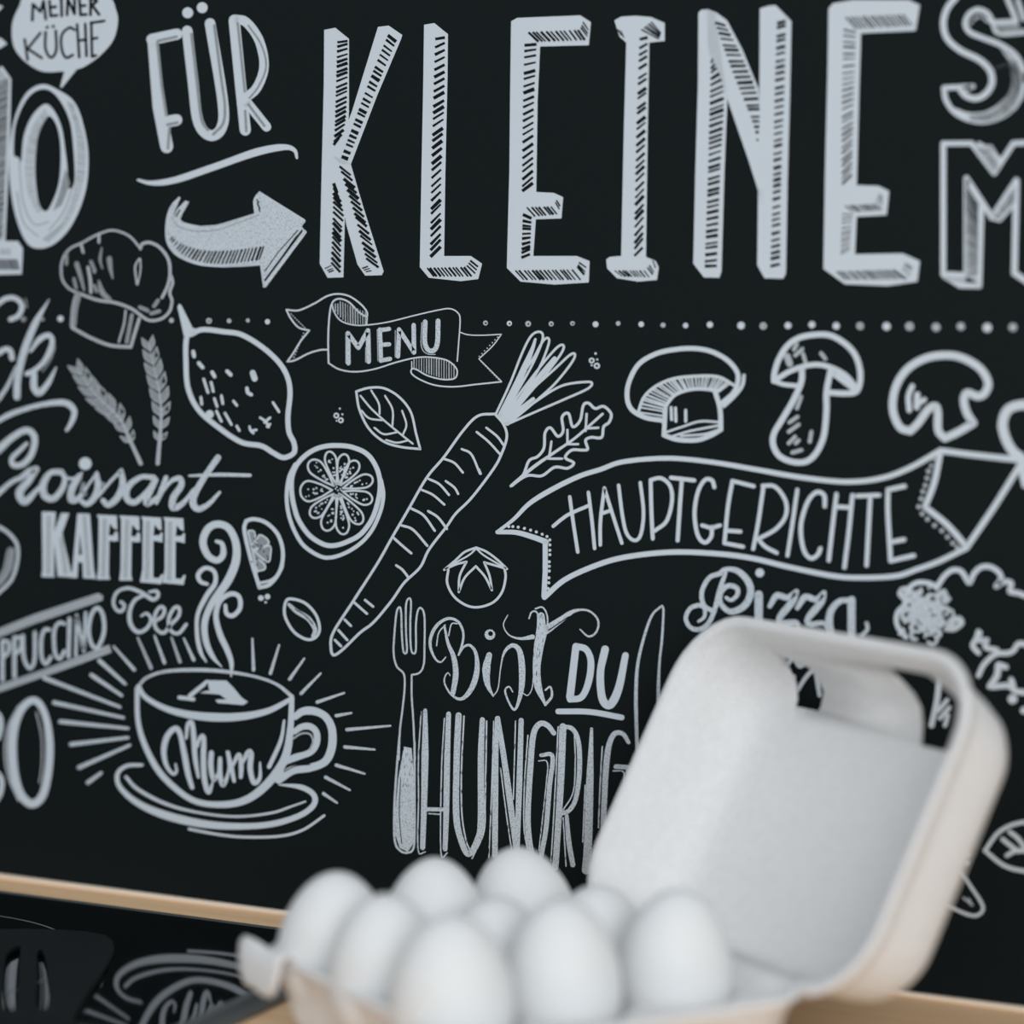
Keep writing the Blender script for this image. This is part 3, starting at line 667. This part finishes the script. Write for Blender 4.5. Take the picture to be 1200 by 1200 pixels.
I.S('172,500 180,560 150,578 100,510 80,400 105,290 165,225 205,260 240,420 270,580 302,685', (14, 26, 34, 42, 46, 42, 38, 44, 46, 42, 34)); I.S('255,300 268,195 300,180 315,300 325,450 350,605', (22, 32, 40, 40, 36, 22))
I.S('340,370 362,300 392,295 390,450 398,620 430,722 465,640', (20, 34, 42, 42, 42, 40, 14)); I.S('452,415 448,520 470,625 510,560 520,460', (40, 42, 36, 20, 34)); I.S('520,465 520,590 545,665 585,560 585,415', (34, 40, 34, 16, 30))
I.S('580,410 605,520 630,635', (30, 40, 28)); I.S('610,540 655,440 675,440 685,520 682,605', (14, 30, 34, 38, 30)); I.S('685,520 735,415 762,420 755,540 785,648 830,610 832,490', (12, 36, 44, 42, 40, 26, 14))
I.done('cup_word', 'white script word on the cup')
I = Ink().fr(200, 550, 4.8)
I.S('258,405 290,420 295,480 260,512 208,482 182,405 212,332 270,308 330,335 368,420 366,520 320,630 235,750 192,860 200,970 238,1055 288,1112', (20, 34, 36, 40, 42, 40, 40, 42, 46, 48, 46, 40, 36, 36, 34, 28, 6))
I.S('205,645 168,632 155,592 195,555 245,575 250,640 200,715 152,820 150,940 170,1030 200,1082', (20, 26, 24, 24, 28, 28, 24, 22, 24, 24, 10)); I.S('308,765 315,812 352,822 390,780 385,718 340,700 280,738 255,820 275,920 320,1020 342,1090 340,1165', (20, 26, 26, 26, 28, 28, 30, 32, 34, 32, 26, 8))
I.done('steam_drawing', 'three white curls of steam above the cup')
for l in ('775,35 850,205', '870,25 925,175', '965,35 1012,170', '1035,40 1090,160', '640,85 755,215', '560,165 705,295', '515,245 685,360', '250,262 675,425', '305,400 695,485', '340,507 720,545', '400,635 720,597', '445,765 730,640', '495,850 570,795'):
    I = Ink().fr(0, 740, 4.8).L(l, (12, 20) if float(l.split(',')[0]) > 600 else (24, 17), m=CHALK if random.random() < .6 else SOFT)
    I.done('ray_stroke', None)
for l in ('103,270 95,50', '222,295 283,95', '357,335 460,190', '438,435 575,295', '550,497 740,432', '685,592 790,573', '760,690 1065,663', '745,812 955,830', '685,940 885,1000', '610,1025 780,1115', '595,1140 690,1205'):
    Ink().fr(280, 740, 6).L(l, (24, 14), m=CHALK).done('ray_stroke', None)
I = Ink().fr(200, 550, 4.8)
I.S('650,740 690,730 760,755 818,820 838,900 812,948 760,955 690,910 642,820 650,740', 16, closed=True); I.S('665,760 710,800 775,840 812,900 800,940', (18, 26, 28, 26, 20), m=CHALK); I.S('700,785 760,825 800,870', 6, m=DARK, layer=1)
I.done('coffee_bean_drawing', 'white coffee bean outline')
I = Ink().fr(380, 550, 4.8)
I.S('698,565 692,640 730,715 800,765 870,775 950,748 1000,690 1020,610 1015,560', 14)
I.S('675,565 740,510 790,465 855,440* 910,462 970,505 1028,560* 960,540 900,523* 930,600 943,680* 905,605 853,545* 790,610 757,690* 762,600 800,520* 740,535 675,565*', 13); I.S('855,445 900,485 1000,545;855,445 810,485 700,545', 10)
I.done('tomato_drawing', 'white outlined tomato with calyx')

# ---- fork, lettering, knife
I = Ink().fr(440, 690, 6)
I.S('165,1200 172,1000 190,850 205,700 200,600 150,545 128,450 135,300 150,160 172,130 182,180 185,300 195,430 210,455 222,430 215,300 215,120 232,70 250,90 245,250 250,420 272,455 285,420 285,250 300,150 325,138 345,200 345,400 340,530 310,590 255,605* 255,750 265,900 270,1000 278,1200', 13, m=CHALK)
I.fr(450, 820, 6).S('110,250 85,550 72,800 78,1000 120,1065 170,1075 205,1050 215,950 215,600 215,300', 15, m=CHALK); I.P('140,330 195,340 215,600 210,1000 170,1070 110,1040 85,950 80,780 100,560', m=STREAK); I.P('105,640 210,600 212,1000 170,1070 110,1040 82,950 78,780', m=CHALK, layer=1)
I.S('118,560 108,800 125,1010', 6, m=DARK, layer=2)
I.done('fork_drawing', 'chalk drawn fork')
I = Ink().fr(440, 690, 6)
I.S('495,480 460,515 420,490 385,400 400,310 450,240 520,208 585,235 618,310 610,390 585,465*', (8, 14, 18, 22, 24, 22, 20, 18, 16, 16, 14), m=CHALK); I.S('430,400 445,310 490,255', 9, m=CHALK)
I.S('585,465 620,410 665,398 705,450 715,560 690,670 640,750 590,775 530,740 488,670 488,620 510,590 525,610', (12, 16, 20, 26, 34, 40, 40, 34, 22, 14, 12, 10, 7), m=CHALK)
I.S('485,260 510,380 550,480 565,600 545,735', (14, 22, 36, 40, 34), m=CHALK); I.S('515,330 535,248 575,245', 9, m=CHALK)
I.S('800,465 780,560 788,670 828,755', (40, 58, 40, 10), m=CHALK); I.D('805,322', 38, m=CHALK).D('810,315', 17, m=DARK, layer=1)
I.S('828,755 862,700 880,560 905,450 960,398 1010,430 1030,540 1028,690 1005,800 975,850 935,790 912,715 940,688 965,725', (8, 8, 8, 10, 22, 34, 44, 46, 42, 30, 18, 14, 14, 8), m=CHALK)
I.S('1040,735 1070,750 1100,705 1112,610', 7, m=CHALK)
I.fr(600, 690, 6).S('205,190 205,300 185,420 172,560 180,690 235,815', (50, 72, 60, 50, 42, 16), m=STREAK); I.S('120,208 140,162 178,170 180,270 165,420 158,560 172,690 235,812', 11, m=CHALK); I.S('165,140 215,130 248,190 245,290 215,420 195,560 205,690 235,812', 11, m=CHALK)
I.S('235,815 280,755 270,690 235,712', (20, 18, 14, 12), m=CHALK)
I.S('-30,185 -60,255 -20,325 60,350 145,338', (7, 8, 10, 18, 34), m=CHALK); I.S('240,290 340,220 440,155 540,155 605,220 595,300 540,335 478,285', (60, 46, 34, 14, 13, 14, 14, 8), m=CHALK); I.S('260,290 400,195', 8, m=DARK, layer=1)
I.done('script_word', 'chalk script word above the tall capitals')
I = Ink().fr(600, 690, 6)
I.L('450,405 408,762', (50, 54)); I.S('452,405 520,425 555,510 540,650 490,760 408,778', (46, 44, 48, 48, 46, 44)); I.S('655,425 622,590 635,770 690,815 750,700 798,468', (54, 52, 54, 60, 52, 46)); I.S('325,862 550,866 772,905', 40)
I.done('underlined_word', 'bold white underlined two letter word')
I = Ink().fr(600, 690, 6)
I.S('1045,125 980,195 920,370 882,550 872,750 875,950 882,1200', (14, 18, 20, 24, 26, 24, 24), m=CHALK); I.S('1045,125 1065,140 1055,350 1035,550 1025,900', (14, 16, 16, 24, 20), m=CHALK)
I.done('knife_drawing', 'chalk drawn knife outline')
I = Ink().fr(450, 820, 6)
S1 = dict(m=STREAK); C1 = dict(m=CHALK)
I.S('290,75 290,300 283,700 272,1040', (28, 50, 42, 36), **C1); I.S('455,100 445,400 438,800 430,1050', (34, 42, 42, 34), **C1); I.L('290,770 430,772', 28, **C1)
I.S('262,85 243,400 243,700 240,1055 290,1070;425,130 405,500 400,1070 446,1076;312,800 395,806', 9, **S1)
I.S('525,110 512,400 508,800 540,980 595,1085 660,980 682,850 682,400 692,140', (44, 44, 44, 46, 40, 46, 46, 44, 36), **C1); I.S('563,115 545,500 548,800 575,980 600,1050;722,150 712,700 702,930 620,1115', 11, **S1)
I.S('795,130 785,500 780,1095', (30, 42, 40), **C1); I.S('800,130 850,450 935,1075', (34, 44, 40), **C1); I.S('965,145 955,500 935,1075', (36, 42, 36), **C1); I.S('772,150 755,700 738,1110;925,150 910,700;820,480 860,800 900,1070', 9, **S1)
I.S('1195,235 1150,180 1095,170 1050,250 1028,500 1012,800 1018,960 1040,1100', (34, 40, 42, 42, 40, 40, 42, 42), **C1); I.S('1012,250 988,600 985,900 1015,1080', 9, **S1)
I.fr(600, 820, 6)
I.S('205,390 285,398 265,600 240,900 205,1100', (26, 34, 34, 34, 34), **C1); I.S('188,430 248,440 240,600 190,1060', 8, **S1)
I.S('358,190 342,600 312,1080 305,1180', (50, 48, 44, 44), **C1); I.S('350,188 425,205 468,300 475,500 450,690 405,775 350,800', (30, 32, 34, 34, 34, 32, 30), **C1); I.S('385,815 400,1000 428,1160', (26, 36, 36), **C1)
I.S('325,190 300,700 275,1130;440,250 445,450 430,650 360,775;360,830 380,1170', 9, **S1); I.S('560,205 550,500 535,1000 520,1200', (20, 50, 58, 56), **C1); I.S('515,600 498,1000', 9, **S1)
I.S('820,300 780,240 720,240 680,330 660,500 650,700 640,950 650,1100', (26, 36, 42, 42, 40, 38, 34, 34), **C1); I.L('730,470 815,475', 32, **C1); I.S('815,475 810,700 790,1000', 30, **C1); I.S('635,330 620,600 608,900;712,500 785,508 780,600', 9, **S1)
I.done('tall_word', 'tall chalk capital word above the eggs')

# ------------------------------------------------------------------ hob
HZ = .0060
HX1 = -.5255; HY1 = -.0470
hob = bpy.data.objects.new('ceramic_hob', None); COL.objects.link(hob); hob.location = (HX1-.295, HY1-.26, 0)
tag(hob, 'black glass ceramic hob set on the wooden worktop, mirroring the panel drawings', 'hob')
def loc(o, root):
    o.data.transform(Matrix.Translation(-Vector(root.location))); return o
x0, x1, y0, y1 = HX1-.59, HX1, HY1-.52, HY1
bm = bmesh.new(); box(bm, (x0+.004, y0+.004, .0015), (x1-.004, y1-.0025, HZ), .0006)
loc(from_bm('glass_plate', bm, M_glass, hob), hob)
bm = bmesh.new()                      # slim bevelled frame around the glass
def ring_loop(d, z): return [bm.verts.new((x, y, z)) for x, y in ((x0-d, y0-d), (x1+d, y0-d), (x1+d, y1+d*.4), (x0-d, y1+d*.4))]
loops = [ring_loop(-.0075, HZ+.0003), ring_loop(-.003, HZ+.0004), ring_loop(.0005, HZ-.0012), ring_loop(.003, .0022), ring_loop(.003, .0001), ring_loop(-.0075, .0001)]
for a, b in zip(loops, loops[1:]+loops[:1]):
    for i in range(4): bm.faces.new((a[i], a[(i+1) % 4], b[(i+1) % 4], b[i]))
loc(from_bm('bevel_frame', bm, M_edge, hob), hob)
def zone(cx, cy, r, wd):
    bm = bmesh.new(); n = 96
    a = [bm.verts.new((cx+(r-wd)*math.cos(6.2832*i/n), cy+(r-wd)*math.sin(6.2832*i/n), HZ+.00012)) for i in range(n)]
    b = [bm.verts.new((cx+r*math.cos(6.2832*i/n), cy+r*math.sin(6.2832*i/n), HZ+.00012)) for i in range(n)]
    for i in range(n): bm.faces.new((a[i], a[(i+1) % n], b[(i+1) % n], b[i]))
    o = loc(from_bm('cooking_zone_ring', bm, M_ring, hob), hob); return o
zone(-.712, -.181, .0900, .0010)
zone(-.955, -.20, .0725, .0011); zone(-.95, -.42, .105, .0011); zone(-.68, -.43, .0725, .0011)

# ------------------------------------------------------------------ slotted turner lying on the hob
def slab(name, outline, holes, z0, z1, m, parent=None):
    loops = [[Vector((p.x, p.y, 0)) for p in l] for l in [outline]+holes]
    bm = bmesh.new(); lo = []; hi = []
    for l in loops:
        lo.append([bm.verts.new((p.x, p.y, z0)) for p in l]); hi.append([bm.verts.new((p.x, p.y, z1)) for p in l])
    fl = [v for l in hi for v in l]; fb = [v for l in lo for v in l]
    for t in tessellate_polygon(loops):
        try: bm.faces.new([fl[i] for i in t]); bm.faces.new([fb[i] for i in reversed(t)])
        except ValueError: pass
    for a, b in zip(lo, hi):
        n = len(a)
        for i in range(n): bm.faces.new((a[i], a[(i+1) % n], b[(i+1) % n], b[i]))
    return from_bm(name, bm, m, parent)
TZ = HZ+.0035
def pl(s): return [on_plane(float(a), float(b), TZ) for a, b in (t.split(',') for t in s.split())]
turner = bpy.data.objects.new('slotted_turner', None); COL.objects.link(turner)
tp = on_plane(30, 1150, HZ); turner.location = (tp.x, tp.y, HZ+.0008)
tag(turner, 'matt black slotted turner lying on the left side of the hob', 'spatula')
loc(slab('blade', pl('-62,1096 -50,1090 -20,1088 30,1087 70,1088 100,1090 122,1094 132,1101 134,1111 128,1124 117,1142 104,1160 93,1178 80,1205 -30,1205 -52,1170 -62,1120'),
    [pl('7,1118 13,1111 21,1107 25,1108 24,1114 22,1130 21,1150 19,1176 16,1182 8,1182 4,1178 4,1150 5,1130'),
     pl('43,1116 46,1111 50,1112 53,1120 56,1140 58,1155 57,1172 53,1181 46,1181 42,1176 43,1160 44,1140'),
     pl('-26,1118 -20,1111 -16,1113 -15,1130 -17,1170 -20,1181 -29,1181 -32,1170 -30,1140')], HZ+.0008, HZ+.003, M_nylon, turner), turner)
bm = bmesh.new()
ca = on_plane(25, 1203, TZ); dv = (ca-on_plane(35, 1100, TZ)); dv.z = 0; dv.normalize(); sd = Vector((-dv.y, dv.x, 0))
prof = [(0, .034, .003), (.02, .022, .005), (.045, .010, .008), (.09, .008, .010), (.16, .011, .012), (.205, .013, .012), (.215, .008, .009)]
rings = []
for d, hw, th in prof:
    c = Vector((ca.x, ca.y, 0))+dv*(d-.004)
    rings.append([bm.verts.new((c+sd*(hw*math.cos(t)))[:2]+(HZ+.0008+th/2+th/2*math.sin(t),)) for t in [6.2832*k/14 for k in range(14)]])
for a, b in zip(rings, rings[1:]):
    for i in range(14): bm.faces.new((a[i], a[(i+1) % 14], b[(i+1) % 14], b[i]))
bm.faces.new(rings[0]); bm.faces.new(rings[-1])
loc(from_bm('handle', bm, M_nylon, turner, True), turner)

# ------------------------------------------------------------------ egg carton
ang = -0.57838911
CX, CY, PITCH = -0.40019214, -0.18624691, 0.04856335
cv = Vector((math.cos(ang), math.sin(ang), 0)); rv = Vector((-cv.y, cv.x, 0)); zv = Vector((0, 0, 1))
O = Vector((CX, CY, 0))
carton = bpy.data.objects.new('egg_carton', None); COL.objects.link(carton)
carton.location = O; carton.rotation_euler = (0, 0, ang)
tag(carton, 'open off-white moulded pulp egg carton with raised lid, standing in front of the panel', 'egg carton')
# local frame of the carton: x along the hinge (towards the camera), y from the latch side to the hinge, z up
A2, B2, RIM = .0900, .0830, .0435
def rr(hx, hy, rad, n=8):             # rounded rectangle loop
    out = []
    for sx, sy, a0 in ((1, 1, 0), (-1, 1, 90), (-1, -1, 180), (1, -1, 270)):
        for k in range(n+1):
            a = math.radians(a0+90*k/n); out.append((sx*(hx-rad)+rad*math.cos(a), sy*(hy-rad)+rad*math.sin(a)))
    return out
def loft(bm, loops, cap=True):
    vs = [[bm.verts.new(p) for p in l] for l in loops]; n = len(vs[0])
    for a, b in zip(vs, vs[1:]):
        for i in range(n): bm.faces.new((a[i], a[(i+1) % n], b[(i+1) % n], b[i]))
    if cap: bm.faces.new(vs[-1])
    return vs
def ss(a, b, x): x = max(0, min(1, (x-a)/(b-a))); return x*x*(3-2*x)
# -- base: a relief of nine cups with posts between them, skirt outside
bm = bmesh.new(); N = 84
X0, X1, Y0, Y1, RAD = -.0720, .0960, -.0685, .0830, .021
def cupz(x, y):
    fx = (x/PITCH+1.5); fy = (y/PITCH+1.5)
    ix = max(0, min(2, int(math.floor(fx)))); iy = max(0, min(2, int(math.floor(fy))))
    dx = (fx-ix-.5)*PITCH; dy = (fy-iy-.5)*PITCH; d = math.hypot(dx, dy)
    z = .0105+.027*ss(.009, .0275, d)
    for px in (-.5, .5):              # tall posts where four cups meet
        for py in (-.5, .5):
            q = math.hypot(x-px*PITCH, y-py*PITCH); z += .013*(1-ss(.002, .0085, q))
    e = min(x-X0, X1-x, y-Y0, Y1-y); z = z+(RIM-z)*(1-ss(.0005, .0045, e))
    return z
g = [[None]*(N+1) for _ in range(N+1)]
mx, my, hx_, hy_ = (X0+X1)/2, (Y0+Y1)/2, (X1-X0)/2, (Y1-Y0)/2
for i in range(N+1):
    for j in range(N+1):
        x = -hx_+2*hx_*i/N; y = -hy_+2*hy_*j/N
        ax, ay = abs(x)-(hx_-RAD), abs(y)-(hy_-RAD); X, Y = x, y
        if ax > 0 and ay > 0:         # pull the corners in so the rim is rounded
            k_ = max(ax, ay)/math.hypot(ax, ay)
            X = math.copysign(hx_-RAD+ax*k_, x); Y = math.copysign(hy_-RAD+ay*k_, y)
        g[i][j] = bm.verts.new((X+mx, Y+my, cupz(x+mx, y+my)))
for i in range(N):
    for j in range(N): bm.faces.new((g[i][j], g[i+1][j], g[i+1][j+1], g[i][j+1]))
edge = [g[i][0] for i in range(N)]+[g[N][j] for j in range(N)]+[g[i][N] for i in range(N, 0, -1)]+[g[0][j] for j in range(N, 0, -1)]
prev = edge
for k, (inset, z) in enumerate(((-.0022, RIM-.0003), (-.0026, RIM-.0022), (-.0002, RIM-.0040), (.0035, .026), (.0090, .007), (.0115, 0))):
    nx = []
    for v in edge:
        x, y = v.co.x-mx, v.co.y-my
        t = ((v.co.x if abs(hy_-abs(y)) < abs(hx_-abs(x)) else v.co.y)/PITCH)
        s_ = inset+(.0035*(.5+.5*math.cos(2*math.pi*(t+.5)))*(k-2)/2 if k >= 3 else 0)   # fluted outside wall follows the cups
        nx.append(bm.verts.new((mx+x*(1-s_/hx_), my+y*(1-s_/hy_), z)))
    n = len(edge)
    for i in range(n): bm.faces.new((prev[i], prev[(i+1) % n], nx[(i+1) % n], nx[i]))
    prev = nx
bm.faces.new(prev)
from_bm('base', bm, M_pulp, carton, True)
# -- lid: a tray hinged on the right, leaning back 28 degrees
beta = math.radians(28.0); LC, LA, LR, LZ, LV, LD = .0190, .0914, .0860, .0425, .1395, .0440
hy = Vector((0, math.sin(beta), math.cos(beta))); hw = Vector((0, math.cos(beta), -math.sin(beta)))
def lp(x, v, w_): return Vector((LC+x, LR, LZ))+hy*(v+LV/2)+hw*w_
bm = bmesh.new()
T = .0017
outer = [(0.004, -.0006), (.0045, .0010), (0, .0022), (-.0012, .013), (-.0032, .0260), (-.0055, .0350), (-.0090, .0405), (-.0155, LD), (-.025, LD+.0006)]
loops = []
for d, w_ in outer[::-1]: loops.append([lp(x, v, w_) for x, v in rr(LA+d, LV/2+d, .031+d*.8)])
inner = [(.0035, -.0012), (-.001, .0002), (-.0030, .012), (-.0050, .0250), (-.0075, .0340), (-.0110, .0392), (-.0175, LD-T), (-.027, LD-T+.0004)]
for d, w_ in inner: loops.append([lp(x, v, w_) for x, v in rr(LA+d, LV/2+d, .031+d*.8)])
vs = loft(bm, loops, False); bm.faces.new(vs[-1]); bm.faces.new(vs[0])
lid = from_bm('lid', bm, M_pulp, carton, True)
# latch openings near the top edge of the lid
cb = bmesh.new()
def wedge(cb, pts):                   # prism through the lid floor/top wall
    a = [cb.verts.new(lp(x, v, .012)) for x, v in pts]; b = [cb.verts.new(lp(x, v, .056)) for x, v in pts]
    n = len(a); cb.faces.new(a); cb.faces.new(b[::-1])
    for i in range(n): cb.faces.new((a[i], b[i], b[(i+1) % n], a[(i+1) % n]))
HOLES = [[(-.0620, .0640), (-.0580, .0665), (-.0410, .0650), (-.0400, .0580), (-.0420, .0500), (-.0590, .0500), (-.0610, .0590)],
         [(.0200, .0670), (.0300, .0700), (.0480, .0690), (.0560, .0600), (.0550, .0500), (.0470, .0450), (.0270, .0450), (.0240, .0520)]]
for h_ in HOLES: wedge(cb, h_)
cut = from_bm('cutter', cb, M_pulp, carton)
bmod = lid.modifiers.new('b', 'BOOLEAN'); bmod.object = cut; bmod.solver = 'EXACT'
dg = bpy.context.evaluated_depsgraph_get(); dg.update()
me = bpy.data.meshes.new_from_object(lid.evaluated_get(dg)); lid.modifiers.clear(); lid.data = me
bpy.data.objects.remove(cut)
for p in me.polygons: p.use_smooth = True
# -- hinge strip joining lid and base
bm = bmesh.new()
prof = [(B2+.002, RIM-.001), (B2+.0045, RIM+.0005), (LR+.001, LZ-.001), (LR+.004, LZ+.0035)]
rows = []
for x in [LC-LA*.72+LA*1.44*k/24 for k in range(25)]:
    rows.append([bm.verts.new((min(x, A2-.012), y, z)) for y, z in prof]+[bm.verts.new((min(x, A2-.012), y+.0012, z-.0012)) for y, z in prof[::-1]])
for a, b in zip(rows, rows[1:]):
    for i in range(8):
        bm.faces.new((a[i], a[(i+1) % 8], b[(i+1) % 8], b[i]))
bmesh.ops.remove_doubles(bm, verts=bm.verts[:], dist=1e-6)
from_bm('hinge_strip', bm, M_pulp, carton, True)
# -- latch flap folded out on the side opposite the hinge
bm = bmesh.new(); fl = []
FX0, FX1 = -.0755, -.0380
for (y, z, sh) in ((Y0+.003, RIM-.003, 0), (Y0-.003, RIM+.0015, 0), (Y0-.0055, RIM+.0030, 0), (Y0-.0078, RIM+.0010, .0005), (Y0-.0086, RIM-.005, .001), (Y0-.0088, RIM-.011, .003), (Y0-.0088, RIM-.0150, .008)):
    fl.append([(FX0+sh+(FX1-FX0-2*sh)*k/8, y, z+.0006*math.sin(k*.9)) for k in range(9)])
up = [[bm.verts.new(p) for p in r] for r in fl]; dn = [[bm.verts.new((p[0], p[1]+.0013, p[2]-.0012)) for p in r] for r in fl]
for a, b in ((up, 1), (dn, -1)):
    for i in range(len(a)-1):
        for j in range(8): bm.faces.new((a[i][j], a[i+1][j], a[i+1][j+1], a[i][j+1]))
rim = [(i, 0) for i in range(len(up))]+[(len(up)-1, j) for j in range(1, 9)]+[(i, 8) for i in range(len(up)-2, -1, -1)]+[(0, j) for j in range(7, 0, -1)]
for k in range(len(rim)):
    a, b = rim[k], rim[(k+1) % len(rim)]; bm.faces.new((up[a[0]][a[1]], up[b[0]][b[1]], dn[b[0]][b[1]], dn[a[0]][a[1]]))
from_bm('latch_flap', bm, M_pulp, carton, True)

# ------------------------------------------------------------------ nine eggs
def egg_mesh(L, D, sharp):
    bm = bmesh.new(); n, m_ = 40, 28; rows = []
    for i in range(1, m_):
        t = math.pi*i/m_; z = -math.cos(t)           # -1 .. 1
        r = math.sqrt(max(0, 1-z*z))*(1-sharp*z)      # narrower at the top
        rows.append([bm.verts.new((D/2*r*math.cos(6.2832*k/n), D/2*r*math.sin(6.2832*k/n), L/2*(z+1))) for k in range(n)])
    b = bm.verts.new((0, 0, 0)); t_ = bm.verts.new((0, 0, L))
    for a, c in zip(rows, rows[1:]):
        for k in range(n): bm.faces.new((a[k], a[(k+1) % n], c[(k+1) % n], c[k]))
    for k in range(n): bm.faces.new((b, rows[0][(k+1) % n], rows[0][k])); bm.faces.new((t_, rows[-1][k], rows[-1][(k+1) % n]))
    me = bpy.data.meshes.new('egg'); bmesh.ops.recalc_face_normals(bm, faces=bm.faces[:]); bm.to_mesh(me); bm.free()
    for p in me.polygons: p.use_smooth = True
    return me
EG = [  # column, row, tip shift along c / r (metres), length, width, sharpness, label
 (0, 0, .0015, .001, .0590, .0455, .13, 'white egg at the far left corner of the carton, beside the upturned flap'),
 (1, 0, -.002, .000, .0590, .0450, .13, 'white egg in the middle of the left side row, half hidden by its neighbours'),
 (2, 0, -.001, .000, .0615, .0465, .11, 'largest looking white egg, front left in the carton, cut by the lower picture edge'),
 (0, 1, .000, .000, .0595, .0455, .16, 'white egg with the most pointed tip, middle of the back row below the fork'),
 (1, 1, .000, .000, .0530, .0450, .13, 'white egg in the centre of the carton surrounded by the other eggs'),
 (2, 1, -.001, .000, .0620, .0455, .12, 'white egg in the middle of the front row, near the picture bottom'),
 (0, 2, -.004, -.003, .0590, .0460, .12, 'white egg at the back right, against the left edge of the open lid'),
 (1, 2, .000, .000, .0525, .0450, .13, 'white egg between back and front rows, tucked beside the lid'),
 (2, 2, .003, .001, .0620, .0455, .13, 'white egg at the front right, standing before the grey lid interior'),
]
for i, j, tc_, tr_, L_, D_, sh, lab in EG:
    o = bpy.data.objects.new('egg', egg_mesh(L_, D_, sh)); COL.objects.link(o); o.data.materials.append(M_egg)
    b = O+cv*((i-1)*PITCH)+rv*((j-1)*PITCH)+zv*.0165
    tip = cv*tc_*2+rv*tr_*2+zv*L_
    o.location = b; o.rotation_mode = 'QUATERNION'; o.rotation_quaternion = zv.rotation_difference(tip)
    tag(o, lab, 'egg', 'white eggs in the open carton')
